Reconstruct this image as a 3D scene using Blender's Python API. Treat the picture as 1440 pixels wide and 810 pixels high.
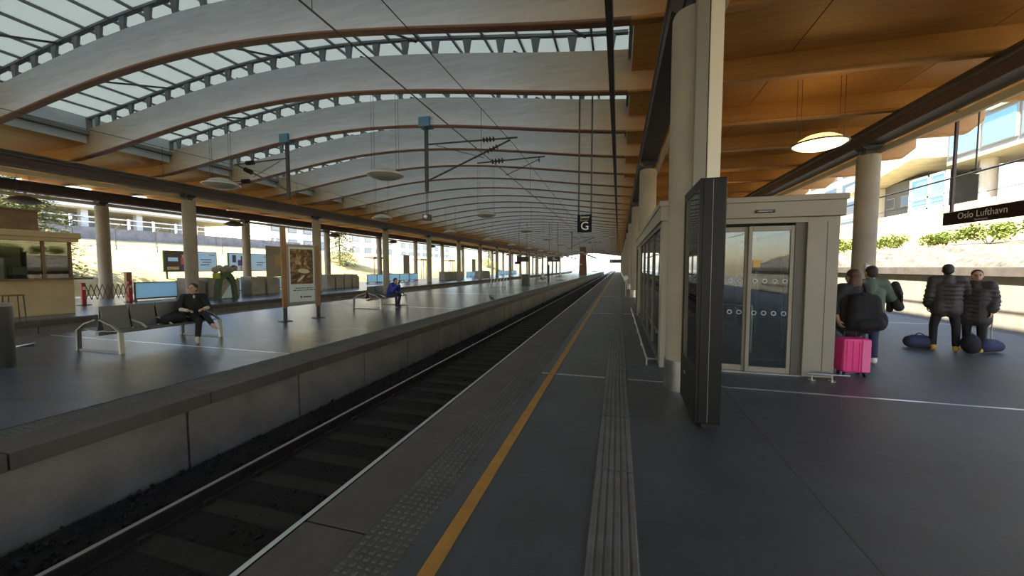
import bpy, bmesh, math, random
from mathutils import Vector, Matrix, Euler
for o in list(bpy.data.objects): bpy.data.objects.remove(o, do_unlink=True)
random.seed(7)
S = bpy.context.scene
COL = S.collection
PI = math.pi

# ------------------------------------------------------------ camera, sky, sun, exposure
cd = bpy.data.cameras.new('camera'); cam = bpy.data.objects.new('camera', cd); COL.objects.link(cam)
cd.sensor_width = 36; cd.lens = 530 / 1440 * 36; cd.clip_end = 2000; cd.clip_start = 0.05
cam.location = (0, 0, 1.72)
cam.rotation_euler = (PI / 2 - 0.05466, 0, 0.2755)
S.camera = cam

W = bpy.data.worlds.new('sky'); S.world = W; W.use_nodes = True
nt = W.node_tree; bg = nt.nodes['Background']
sk = nt.nodes.new('ShaderNodeTexSky'); sk.sky_type = 'NISHITA'; sk.sun_disc = False
sk.sun_elevation = math.radians(46); sk.sun_rotation = math.radians(200); sk.dust_density = 1.5
nt.links.new(sk.outputs[0], bg.inputs[0]); bg.inputs[1].default_value = 0.50

sun_dir = Vector((-0.27, -0.66, 0.70)).normalized()
sl = bpy.data.lights.new('sun', 'SUN'); sl.energy = 17.0; sl.angle = 0.01; sl.color = (1.0, 0.93, 0.80)
sun = bpy.data.objects.new('sun', sl); COL.objects.link(sun)
sun.rotation_euler = (-sun_dir).to_track_quat('-Z', 'Y').to_euler(); sun.location = (-40, -60, 60)

S.view_settings.view_transform = 'Standard'; S.view_settings.look = 'None'
S.view_settings.exposure = 0.45; S.view_settings.gamma = 1.0; S.view_settings.use_curve_mapping = False

# ------------------------------------------------------------ materials
M = {}
def mat(name, col, rough=0.6, metal=0.0, nscale=0, namt=0.25, bump=0.0, bscale=None, stretch=(1, 1, 1), spec=0.5, col2=None, emit=None, estr=0):
    m = bpy.data.materials.new(name); m.use_nodes = True
    n = m.node_tree; b = n.nodes['Principled BSDF']
    b.inputs['Base Color'].default_value = (*col, 1); b.inputs['Roughness'].default_value = rough
    b.inputs['Metallic'].default_value = metal; b.inputs['Specular IOR Level'].default_value = spec
    if emit: b.inputs['Emission Color'].default_value = (*emit, 1); b.inputs['Emission Strength'].default_value = estr
    if nscale or bump:
        g = n.nodes.new('ShaderNodeNewGeometry'); mp = n.nodes.new('ShaderNodeMapping')
        mp.inputs['Scale'].default_value = stretch; n.links.new(g.outputs['Position'], mp.inputs[0])
    if nscale:
        t = n.nodes.new('ShaderNodeTexNoise'); t.inputs['Scale'].default_value = nscale; t.inputs['Detail'].default_value = 6; t.inputs['Roughness'].default_value = 0.65
        n.links.new(mp.outputs[0], t.inputs['Vector'])
        r = n.nodes.new('ShaderNodeValToRGB'); r.color_ramp.elements[0].position = 0.3; r.color_ramp.elements[1].position = 0.72
        c2 = col2 or tuple(min(1, c * (1 + namt)) for c in col); c1 = tuple(c * (1 - namt) for c in col) if not col2 else col
        r.color_ramp.elements[0].color = (*c1, 1); r.color_ramp.elements[1].color = (*c2, 1)
        n.links.new(t.outputs['Fac'], r.inputs[0]); n.links.new(r.outputs[0], b.inputs['Base Color'])
    if bump:
        t2 = n.nodes.new('ShaderNodeTexNoise'); t2.inputs['Scale'].default_value = bscale or (nscale * 8); t2.inputs['Detail'].default_value = 3
        n.links.new(mp.outputs[0], t2.inputs['Vector'])
        bp = n.nodes.new('ShaderNodeBump'); bp.inputs['Strength'].default_value = bump; bp.inputs['Distance'].default_value = 0.02
        n.links.new(t2.outputs['Fac'], bp.inputs['Height']); n.links.new(bp.outputs[0], b.inputs['Normal'])
    M[name] = m
    return m

def glassmat(name, tint=(0.85, 0.9, 0.88), refl=0.0):
    m = bpy.data.materials.new(name); m.use_nodes = True; n = m.node_tree; n.nodes.clear()
    o = n.nodes.new('ShaderNodeOutputMaterial'); tr = n.nodes.new('ShaderNodeBsdfTransparent'); gl = n.nodes.new('ShaderNodeBsdfGlossy')
    gl.inputs['Roughness'].default_value = 0.02; tr.inputs[0].default_value = (*tint, 1)
    fr = n.nodes.new('ShaderNodeFresnel'); fr.inputs[0].default_value = 1.5
    ad = n.nodes.new('ShaderNodeMath'); ad.operation = 'ADD'; ad.inputs[1].default_value = refl; ad.use_clamp = True
    n.links.new(fr.outputs[0], ad.inputs[0])
    mx = n.nodes.new('ShaderNodeMixShader'); n.links.new(ad.outputs[0], mx.inputs[0]); n.links.new(tr.outputs[0], mx.inputs[1]); n.links.new(gl.outputs[0], mx.inputs[2])
    n.links.new(mx.outputs[0], o.inputs[0]); M[name] = m
    return m

def milky(name, col):
    m = bpy.data.materials.new(name); m.use_nodes = True; n = m.node_tree; n.nodes.clear()
    o = n.nodes.new('ShaderNodeOutputMaterial'); t = n.nodes.new('ShaderNodeBsdfTranslucent'); t.inputs[0].default_value = (*col, 1)
    d = n.nodes.new('ShaderNodeBsdfDiffuse'); d.inputs[0].default_value = (0.5, 0.54, 0.5, 1)
    a = n.nodes.new('ShaderNodeMixShader'); a.inputs[0].default_value = 0.25
    n.links.new(t.outputs[0], a.inputs[1]); n.links.new(d.outputs[0], a.inputs[2]); n.links.new(a.outputs[0], o.inputs[0]); M[name] = m
    return m

mat('asphalt', (0.06, 0.063, 0.069), 0.48, nscale=0.9, namt=0.3, bump=0.25, bscale=140, spec=0.5)
mat('asphalt_left', (0.088, 0.110, 0.148), 0.26, nscale=0.7, namt=0.3, bump=0.10, bscale=120, stretch=(1, 2.5, 1), spec=0.8)  # blue of the sky's sheen is mixed into the base colour
mat('coping', (0.092, 0.074, 0.064), 0.75, nscale=1.6, namt=0.3, bump=0.25, bscale=120)
mat('tactile', (0.092, 0.087, 0.078), 0.7, nscale=3, namt=0.25, bump=0.15, bscale=150)
mat('guide', (0.135, 0.125, 0.115), 0.6, nscale=4, namt=0.3, bump=0.15, bscale=150)
mat('joint_dark', (0.02, 0.02, 0.022), 0.9)
mat('line_orange', (0.44, 0.20, 0.03), 0.6, nscale=5, namt=0.2)
mat('concrete_wall', (0.20, 0.175, 0.145), 0.85, nscale=1.3, namt=0.3, bump=0.2, bscale=60)
mat('concrete_col', (0.33, 0.29, 0.225), 0.72, nscale=1.1, namt=0.14, bump=0.08, bscale=70)
mat('concrete_bright', (0.46, 0.415, 0.335), 0.85, nscale=0.8, namt=0.22, stretch=(1, 2.2, 0.25))
mat('concrete_grey', (0.30, 0.28, 0.24), 0.8, nscale=1.5, namt=0.25)
mat('ballast', (0.011, 0.009, 0.008), 0.95, nscale=14, namt=0.6, bump=0.8, bscale=35)
mat('stone', (0.014, 0.012, 0.011), 0.9, nscale=6, namt=0.6)
mat('sleeper', (0.024, 0.019, 0.016), 0.9, nscale=4, namt=0.35)
mat('rail_side', (0.06, 0.045, 0.038), 0.7, 0.4, nscale=5)
mat('rail_top', (0.75, 0.75, 0.76), 0.32, 1.0)
mat('steel_dark', (0.075, 0.068, 0.07), 0.5, 0.2, nscale=1.5, namt=0.2)
mat('steel_maroon', (0.085, 0.055, 0.052), 0.55, 0.1)
mat('strut', (0.20, 0.21, 0.215), 0.55, 0.2)
mat('steel', (0.55, 0.55, 0.55), 0.3, 1.0, nscale=8, namt=0.15)
mat('galv', (0.36, 0.35, 0.33), 0.45, 0.7)
mat('wood', (0.46, 0.225, 0.052), 0.5, nscale=2.2, namt=0.2, stretch=(0.5, 5, 5))
mat('wood_ceiling', (0.46, 0.225, 0.052), 0.5, nscale=2.0, namt=0.2, stretch=(0.4, 6, 1))
mat('wood_strip', (0.23, 0.105, 0.055), 0.45, nscale=3, namt=0.2, stretch=(0.5, 5, 5))
mat('closing_panel', (0.55, 0.62, 0.68), 0.6)
milky('glazing', (0.31, 0.335, 0.325))
mat('girder_strip', (0.62, 0.52, 0.36), 0.5)
mat('lamp_grey', (0.42, 0.40, 0.36), 0.5)
mat('lamp_dark', (0.10, 0.075, 0.07), 0.6)
mat('lamp_rim', (0.75, 0.72, 0.65), 0.35, 0.3)
mat('lamp_lit', (1, 0.85, 0.5), 0.5, emit=(1.0, 0.76, 0.34), estr=4.5)
mat('lamp_dome_lit', (1, 0.8, 0.4), 0.5, emit=(1.0, 0.64, 0.2), estr=1.8)
mat('sign_navy', (0.006, 0.007, 0.022), 0.6, spec=0.15)
mat('sign_maroon', (0.028, 0.009, 0.014), 0.6, spec=0.15)
mat('white', (0.8, 0.8, 0.8), 0.5)
mat('sign_text', (0.85, 0.85, 0.85), 0.5)
mat('sign_gold', (0.65, 0.42, 0.10), 0.5)
mat('black', (0.012, 0.012, 0.013), 0.4)
mat('black_frame', (0.007, 0.0065, 0.0065), 0.45, 0.0, spec=0.3)
mat('blue_clamp', (0.12, 0.25, 0.36), 0.5)
mat('insulator', (0.03, 0.022, 0.02), 0.3)
mat('cladding', (0.285, 0.255, 0.20), 0.5, 0.15, nscale=0.8, namt=0.07)
mat('cladding_dark', (0.10, 0.09, 0.075), 0.5, 0.2)
glassmat('glass', (0.80, 0.86, 0.84), 0.02)
glassmat('glass_thin', (0.92, 0.95, 0.95), 0.03)
mat('duct_shade_paint', (0.24, 0.225, 0.19), 0.6)
mat('duct_lit_paint', (0.80, 0.75, 0.60), 0.5)
mat('bench_grey', (0.20, 0.195, 0.19), 0.42, 0.6)
mat('bench_leg', (0.52, 0.48, 0.40), 0.4, 0.5)
mat('bin_grey', (0.075, 0.075, 0.075), 0.5, 0.3, nscale=3)
mat('poster_wood', (0.30, 0.15, 0.065), 0.5, nscale=4, stretch=(4, 4, .6))
mat('frame_grey', (0.30, 0.28, 0.25), 0.5, 0.4)
mat('paper', (0.62, 0.66, 0.60), 0.6)
mat('paper_blue', (0.50, 0.72, 0.80), 0.5)
mat('print_dark', (0.07, 0.045, 0.025), 0.6)
mat('print_brown', (0.24, 0.13, 0.055), 0.6, nscale=9, namt=0.6)
mat('print_tan', (0.52, 0.36, 0.19), 0.6, nscale=12, namt=0.3)
mat('print_cream', (0.66, 0.56, 0.38), 0.6)
mat('print_grey', (0.32, 0.33, 0.34), 0.6)
mat('print_red', (0.50, 0.12, 0.10), 0.6)
mat('print_purple', (0.09, 0.06, 0.15), 0.6)
mat('text_dark', (0.06, 0.06, 0.09), 0.6)
mat('screen_blue', (0.58, 0.72, 0.80), 0.35); milky('screen_glass', (0.62, 0.85, 0.97))
mat('red', (0.45, 0.03, 0.035), 0.5)
mat('red_dark', (0.22, 0.02, 0.025), 0.5)
mat('green_dark', (0.06, 0.09, 0.04), 0.6)
mat('yellow_green', (0.42, 0.42, 0.03), 0.6)
mat('kiosk_tan', (0.50, 0.38, 0.23), 0.6, nscale=1.2, namt=0.15)
mat('kiosk_brown', (0.19, 0.115, 0.06), 0.6, nscale=2)
mat('grass_bank', (0.50, 0.41, 0.18), 0.95, nscale=0.6, namt=0.25, bump=0.6, bscale=6)
mat('rubble', (0.19, 0.165, 0.13), 0.95, nscale=3.5, namt=0.55, bump=0.8, bscale=7)
mat('ground', (0.26, 0.235, 0.20), 0.95, nscale=0.4, namt=0.3)
mat('leaf', (0.12, 0.155, 0.03), 0.7, nscale=1.5, namt=0.5)
mat('leaf_shrub', (0.115, 0.155, 0.016), 0.7, nscale=1.5, namt=0.45)
mat('leaf_pale', (0.5, 0.45, 0.32), 0.7)
mat('bark', (0.13, 0.09, 0.06), 0.9, nscale=8)
mat('plaster_white', (0.30, 0.295, 0.28), 0.8)
mat('plaster_grey', (0.22, 0.225, 0.22), 0.8, nscale=0.6, namt=0.1)
mat('plaster_beige', (0.36, 0.32, 0.24), 0.8)
mat('terminal_grey', (0.11, 0.11, 0.105), 0.8, nscale=0.8, namt=0.15)
mat('facade_beige', (0.66, 0.56, 0.40), 0.8)
mat('plaster_far', (0.80, 0.78, 0.72), 0.8)
mat('road_wall', (0.235, 0.225, 0.245), 0.85, nscale=1.5, namt=0.3)
mat('window_dark', (0.06, 0.075, 0.095), 0.12)
mat('window_far', (0.40, 0.42, 0.46), 0.3)  # pane colour lightened to imitate haze and skylight on the glass
mat('window_blue', (0.16, 0.34, 0.52), 0.12)
mat('rust', (0.20, 0.105, 0.06), 0.8, nscale=1.2)
# clothes and skin
mat('skin', (0.50, 0.29, 0.20), 0.55)
mat('lips', (0.36, 0.12, 0.10), 0.5)
mat('hair_dark', (0.025, 0.017, 0.013), 0.6)
mat('hair_red', (0.085, 0.030, 0.013), 0.6, nscale=30, namt=0.4)
mat('cloth_black', (0.010, 0.010, 0.012), 0.85, nscale=20, namt=0.4)
mat('cloth_coat', (0.022, 0.019, 0.019), 0.8, nscale=12, namt=0.4)
mat('puffer', (0.040, 0.033, 0.030), 0.6, nscale=9, namt=0.35)
mat('cloth_white', (0.66, 0.60, 0.50), 0.8)
mat('cloth_blue', (0.03, 0.05, 0.32), 0.7)
mat('cloth_navy', (0.03, 0.035, 0.085), 0.8)
mat('cloth_jeans', (0.10, 0.14, 0.22), 0.85, nscale=20)
mat('cloth_green', (0.11, 0.15, 0.115), 0.8)
mat('shoe_white', (0.7, 0.68, 0.64), 0.6)
mat('shoe_tan', (0.56, 0.34, 0.07), 0.6)
mat('shoe_beige', (0.45, 0.36, 0.28), 0.6)
mat('pink', (0.78, 0.045, 0.24), 0.4)
mat('pink_lit', (0.85, 0.16, 0.38), 0.4)
mat('pigeon', (0.05, 0.05, 0.06), 0.6)

# beams: timber pale under the glazing, golden along the boarded wings
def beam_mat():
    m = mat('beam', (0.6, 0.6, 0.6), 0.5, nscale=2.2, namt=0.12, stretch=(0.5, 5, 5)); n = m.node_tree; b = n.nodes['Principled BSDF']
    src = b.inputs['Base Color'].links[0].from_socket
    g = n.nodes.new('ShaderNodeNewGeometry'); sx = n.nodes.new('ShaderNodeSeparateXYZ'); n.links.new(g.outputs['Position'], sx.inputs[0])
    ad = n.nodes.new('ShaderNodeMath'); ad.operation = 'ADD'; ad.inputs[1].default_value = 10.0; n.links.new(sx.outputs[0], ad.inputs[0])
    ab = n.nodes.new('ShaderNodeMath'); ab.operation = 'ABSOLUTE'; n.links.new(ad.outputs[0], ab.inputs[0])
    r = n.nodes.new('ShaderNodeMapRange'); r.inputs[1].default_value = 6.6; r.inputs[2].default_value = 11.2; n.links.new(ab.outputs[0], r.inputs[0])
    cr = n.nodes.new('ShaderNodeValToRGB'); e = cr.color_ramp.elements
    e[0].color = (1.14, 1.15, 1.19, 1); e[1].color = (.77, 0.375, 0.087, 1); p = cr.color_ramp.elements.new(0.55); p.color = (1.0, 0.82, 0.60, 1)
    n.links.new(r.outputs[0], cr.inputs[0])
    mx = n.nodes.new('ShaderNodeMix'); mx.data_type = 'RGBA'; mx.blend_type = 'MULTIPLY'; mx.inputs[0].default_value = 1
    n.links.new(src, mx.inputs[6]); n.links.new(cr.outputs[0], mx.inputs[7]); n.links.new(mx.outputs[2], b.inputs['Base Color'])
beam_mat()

# ------------------------------------------------------------ mesh helpers
class MB:
    def __init__(s): s.v = []; s.f = []; s.mi = []
    def add(s, vs, fs, mi=0):
        o = len(s.v); s.v += [tuple(p) for p in vs]; s.f += [tuple(i + o for i in q) for q in fs]; s.mi += [mi] * len(fs); return s
    def box(s, x0, x1, y0, y1, z0, z1, mi=0):
        return s.hexa([(x0, y0, z0), (x1, y0, z0), (x1, y1, z0), (x0, y1, z0), (x0, y0, z1), (x1, y0, z1), (x1, y1, z1), (x0, y1, z1)], mi)
    def hexa(s, p, mi=0):
        return s.add(p, [(3, 2, 1, 0), (4, 5, 6, 7), (0, 1, 5, 4), (1, 2, 6, 5), (2, 3, 7, 6), (3, 0, 4, 7)], mi)
    def obox(s, c, size, rz=0, mi=0, rx=0, ry=0):
        R = Euler((rx, ry, rz)).to_matrix(); c = Vector(c); h = [a / 2 for a in size]
        ps = [c + R @ Vector((sx * h[0], sy * h[1], sz * h[2])) for sz in (-1, 1) for sx, sy in ((-1, -1), (1, -1), (1, 1), (-1, 1))]
        return s.hexa(ps, mi)
    def tube(s, p0, p1, r0, r1=None, n=10, mi=0, cap=True):
        r1 = r0 if r1 is None else r1; p0 = Vector(p0); p1 = Vector(p1); d = (p1 - p0)
        q = d.to_track_quat('Z', 'Y'); vs = []
        for p, r in ((p0, r0), (p1, r1)):
            for i in range(n): vs.append(p + q @ Vector((r * math.cos(2 * PI * i / n), r * math.sin(2 * PI * i / n), 0)))
        fs = [(i, (i + 1) % n, n + (i + 1) % n, n + i) for i in range(n)]
        if cap: fs += [tuple(range(n))[::-1], tuple(range(n, 2 * n))]
        return s.add(vs, fs, mi)
    def path(s, pts, r, n=8, mi=0):
        for a, b in zip(pts, pts[1:]): s.tube(a, b, r, n=n, mi=mi)
        return s
    def bar(s, p0, p1, w, h, mi=0):
        p0 = Vector(p0); p1 = Vector(p1); d = (p1 - p0).normalized(); up = Vector((0, 0, 1))
        if abs(d.z) > 0.95: up = Vector((0, 1, 0))
        sd = d.cross(up).normalized(); u = sd.cross(d).normalized()
        ps = [p + sd * (a * w / 2) + u * (b * h / 2) for p in (p0, p1) for a, b in ((-1, -1), (1, -1), (1, 1), (-1, 1))]
        return s.add(ps, [(0, 1, 2, 3), (7, 6, 5, 4), (0, 4, 5, 1), (1, 5, 6, 2), (2, 6, 7, 3), (3, 7, 4, 0)], mi)
    def lathe(s, prof, c, n=24, mi=0):
        c = Vector(c); vs = [c + Vector((r * math.cos(2 * PI * i / n), r * math.sin(2 * PI * i / n), z)) for r, z in prof for i in range(n)]
        fs = [(k * n + i, k * n + (i + 1) % n, (k + 1) * n + (i + 1) % n, (k + 1) * n + i) for k in range(len(prof) - 1) for i in range(n)]
        fs += [tuple(range(n))[::-1], tuple(range((len(prof) - 1) * n, len(prof) * n))]
        return s.add(vs, fs, mi)
    def prism(s, poly, axis, a0, a1, mi=0):     # polygon in the two other axes (order x,y,z without axis)
        def mk(p, a): q = list(p); q.insert(axis, a); return tuple(q)
        n = len(poly); vs = [mk(p, a0) for p in poly] + [mk(p, a1) for p in poly]
        return s.add(vs, [tuple(range(n))[::-1], tuple(range(n, 2 * n))] + [(i, (i + 1) % n, n + (i + 1) % n, n + i) for i in range(n)], mi)
    def sphere(s, c, r, n=12, m=8, mi=0, rot=None):
        c = Vector(c); r = Vector((r, r, r)) if not hasattr(r, '__len__') else Vector(r); vs = []; R = rot or Matrix.Identity(3)
        for j in range(1, m):
            for i in range(n):
                t = PI * j / m; a = 2 * PI * i / n
                vs.append(c + R @ Vector((r.x * math.sin(t) * math.cos(a), r.y * math.sin(t) * math.sin(a), r.z * math.cos(t))))
        fs = [((j) * n + i, (j + 1) * n + i, (j + 1) * n + (i + 1) % n, j * n + (i + 1) % n) for j in range(m - 2) for i in range(n)]
        vs += [c + R @ Vector((0, 0, r.z)), c - R @ Vector((0, 0, r.z))]; T = len(vs) - 2
        fs += [(T, i, (i + 1) % n) for i in range(n)] + [(T + 1, (m - 2) * n + (i + 1) % n, (m - 2) * n + i) for i in range(n)]
        return s.add(vs, fs, mi)

def loc_of(p):
    v = Vector((0, 0, 0))
    while p: v += p.location; p = p.parent
    return v

def obj(name, mb, material, parent=None, smooth=False, bevel=0, origin=None, rz=None):
    me = bpy.data.meshes.new(name)
    base = loc_of(parent) if parent else Vector((0, 0, 0))
    off = base + (Vector(origin) - base if origin else Vector((0, 0, 0)))
    me.from_pydata([tuple(Vector(p) - off) for p in mb.v], [], mb.f)
    for m in (material if isinstance(material, (list, tuple)) else [material]): me.materials.append(M[m])
    bm = bmesh.new(); bm.from_mesh(me); bmesh.ops.recalc_face_normals(bm, faces=bm.faces); bm.to_mesh(me); bm.free()
    me.polygons.foreach_set('material_index', mb.mi)
    if smooth: me.polygons.foreach_set('use_smooth', [True] * len(me.polygons)); me.set_sharp_from_angle(angle=math.radians(40))
    o = bpy.data.objects.new(name, me); COL.objects.link(o); o.parent = parent
    o.location = off - base
    if bevel:
        b = o.modifiers.new('bevel', 'BEVEL'); b.width = bevel; b.segments = 2; b.limit_method = 'ANGLE'
    return o

def tag(o, label=None, cat=None, group=None, kind=None):
    if label: o['label'] = label
    if cat: o['category'] = cat
    if group: o['group'] = group
    if kind: o['kind'] = kind
    return o
def thing(name, label, cat, loc=(0, 0, 0), group=None, kind=None):
    o = bpy.data.objects.new(name, None); o.empty_display_size = 0.2; COL.objects.link(o); o.location = loc
    return tag(o, label, cat, group, kind)
def clone(o, parent=None):
    c = o.copy(); COL.objects.link(c); c.parent = parent
    for ch in list(o.children): clone(ch, c)
    return c
def dup(root, d, label=None, group=None, rz=None):
    c = clone(root); c.location = root.location + Vector(d)
    if rz is not None: c.rotation_euler.z = rz
    if label: c['label'] = label
    if group: c['group'] = group
    return c
def pieces(name, mb, material, parent, offs, **k):
    o = obj(name, mb, material, parent, **k); out = [o]
    for d in offs[1:]:
        c = o.copy(); COL.objects.link(c); c.location = o.location + Vector(d) - Vector(offs[0]); out.append(c)
    return out
def text(name, s, size, loc, xdir, updir, material, parent, align='CENTER', depth=0.003):
    cu = bpy.data.curves.new(name, 'FONT'); cu.body = s; cu.size = size; cu.align_x = align; cu.align_y = 'CENTER'; cu.extrude = depth / 2; cu.resolution_u = 3
    t = bpy.data.objects.new(name, cu); COL.objects.link(t)
    dg = bpy.context.evaluated_depsgraph_get(); me = bpy.data.meshes.new_from_object(t.evaluated_get(dg)); bpy.data.objects.remove(t)
    me.materials.clear(); me.materials.append(M[material]); me.name = name
    x = Vector(xdir).normalized(); y = Vector(updir).normalized(); z = x.cross(y)
    me.transform(Matrix((x, y, z)).transposed().to_4x4())
    o = bpy.data.objects.new(name, me); COL.objects.link(o); o.parent = parent; o.location = Vector(loc) - (loc_of(parent) if parent else Vector()); return o

# ------------------------------------------------------------ dimensions of the station
Y0, Y1 = -34.0, 150.0; YS = -6.0; FYS = 6.8
BAY = 8.5; COLY = [5.8 + BAY * k for k in range(-1, 17)]
ARCH = BAY / 3; AY = [7.217 + ARCH * k for k in range(-14, 51)]
RE, LE = -2.02, -5.40          # platform edges either side of the near track
TC = -3.71                     # near track centre
LF, FE, FO = -14.40, -17.80, -30.2
RO = 10.25                     # outer edge of the near platform
ORD = ['first', 'second', 'third', 'fourth', 'fifth', 'sixth', 'seventh', 'eighth', 'ninth', 'tenth', 'eleventh', 'twelfth', 'thirteenth', 'fourteenth', 'fifteenth', 'sixteenth', 'seventeenth']
def seq(a, b, d):
    out = []; x = a
    while x < b - 1e-6: out.append(x); x += d
    return out

# ------------------------------------------------------------ ground
obj('ground', MB().box(-320, 320, -120, 520, -1.6, -1.15), 'ground'); tag(bpy.data.objects['ground'], 'pale gravel ground stretching away past the end of the station', 'ground', kind='structure')

# near platform
fl = thing('floor', 'dark asphalt platform floor with orange line and ribbed guide strip', 'platform', (0, 0, -1.1), kind='structure')
obj('slab', MB().box(-1.19, RO - .5, Y0, Y1, -1.1, 0), 'asphalt', fl)
obj('footing', MB().box(RE + .08, -1.19, Y0, Y1, -1.1, -.16), 'concrete_wall', fl)
cy = seq(Y0, Y1, 2.0)
pieces('coping_slab', MB().box(RE, -1.545, Y0 + .006, Y0 + 1.994, -.16, 0), 'coping', fl, [(0, y, 0) for y in cy], bevel=.008)
pieces('edge_slab', MB().box(RO - .5, RO, Y0 + .006, Y0 + 1.994, -.16, 0), 'coping', fl, [(0, y, 0) for y in cy])
obj('edge_footing', MB().box(RO - .5, RO - .1, Y0, Y1, -1.1, -.16), 'concrete_wall', fl)
pieces('tactile_slab', MB().box(-1.545, -1.19, Y0 + .003, Y0 + 1.997, -.16, 0), 'tactile', fl, [(0, y, 0) for y in cy])
def dots(xs, ya, yb):
    m = MB()
    for y in seq(ya, yb, .055):
        for x in xs: m.add([(x + .016 * a, y + .016 * b, 0) for a, b in ((-1, -1), (1, -1), (1, 1), (-1, 1))] + [(x + .009 * a, y + .009 * b, .006) for a, b in ((-1, -1), (1, -1), (1, 1), (-1, 1))], [(4, 5, 6, 7), (0, 1, 5, 4), (1, 2, 6, 5), (2, 3, 7, 6), (3, 0, 4, 7)])
    return m
tag(obj('tactile_dot', dots([-1.515 + .0545 * i for i in range(6)], .5, 34), 'tactile', fl), kind='stuff')
obj('painted_line', MB().box(-1.06, -.965, Y0, Y1, 0, .004), 'line_orange', fl)
g = MB().box(-.165, .145, Y0 + .004, Y0 + 1.196, 0, .006)
for i in range(6): g.hexa([(-.158 + i * .0515 + a, y, z) for z, w in ((.006, 0), (.013, .006)) for a, y in ((w, Y0 + .01), (.038 - w, Y0 + .01), (.038 - w, Y0 + 1.19), (w, Y0 + 1.19))])
pieces('guide_slab', g, 'guide', fl, [(0, y, 0) for y in seq(Y0, Y1, 1.2)])
obj('slab_seam', MB().box(1.45, 1.47, Y0, FYS, 0, .002), 'tactile', fl)
for y in COLY:
    m = MB()
    for a, b in ((-1.18, -1.07), (-.95, -.18), (.16, RO - .52)): m.box(a, b, y + .16, y + .20, 0, .003)
    obj('joint_strip', m, 'steel', fl)

# left platform
pl = thing('platform', 'island platform of smooth blue-grey asphalt with benches and poster stand', 'platform', (-9.9, 0, -1.1), kind='structure')
obj('slab', MB().box(LF + .5, LE - .86, Y0, Y1, -1.1, 0), 'asphalt_left', pl)
obj('footing', MB().box(LE - .86, LE - .14, Y0, Y1, -1.1, -.17), 'concrete_wall', pl)
pieces('coping_slab', MB().box(LE - .50, LE, Y0 + .006, Y0 + 1.794, -.17, 0), 'coping', pl, [(0, y, 0) for y in seq(Y0, Y1, 1.8)], bevel=.008)
pieces('tactile_slab', MB().box(LE - .85, LE - .50, Y0 + .003, Y0 + 1.797, -.17, 0), 'tactile', pl, [(0, y, 0) for y in seq(Y0, Y1, 1.8)])
tag(obj('tactile_dot', dots([LE - .82 + .0545 * i for i in range(6)], 1, 34), 'tactile', pl), kind='stuff')
obj('seam', MB().box(LE - .875, LE - .855, Y0, Y1, 0, .003), 'joint_dark', pl)
pieces('wall_panel', MB().box(LE - .13, LE - .05, Y0 - .27 + .016, Y0 - .27 + 1.784, -1.1, -.17), 'concrete_wall', pl, [(0, y, 0) for y in seq(Y0, Y1, 1.8)], bevel=.006)
pieces('edge_slab', MB().box(LF, LF + .5, Y0 + .006, Y0 + 1.994, -.17, 0), 'coping', pl, [(0, y, 0) for y in cy])
obj('edge_footing', MB().box(LF + .1, LF + .5, Y0, Y1, -1.1, -.17), 'concrete_wall', pl)
for y in COLY: obj('joint_strip', MB().box(LF + .52, LE - .9, y + .14, y + .19, 0, .003), 'steel', pl)

# far platform
fp = thing('platform', 'far platform behind the second track with kiosk and pale screens', 'platform', (-24, 0, -1.1), kind='structure')
obj('slab', MB().box(FO, FE - .5, Y0, Y1, -1.1, 0), 'asphalt_left', fp)
pieces('coping_slab', MB().box(FE - .5, FE, Y0 + .006, Y0 + 1.994, -.17, 0), 'coping', fp, [(0, y, 0) for y in cy])
pieces('wall_panel', MB().box(FE - .14, FE - .06, Y0 + .012, Y0 + 1.788, -1.1, -.17), 'concrete_wall', fp, [(0, y, 0) for y in seq(Y0, Y1, 1.8)])
obj('footing', MB().box(FE - .5, FE - .14, Y0, Y1, -1.1, -.17), 'concrete_wall', fp)

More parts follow.
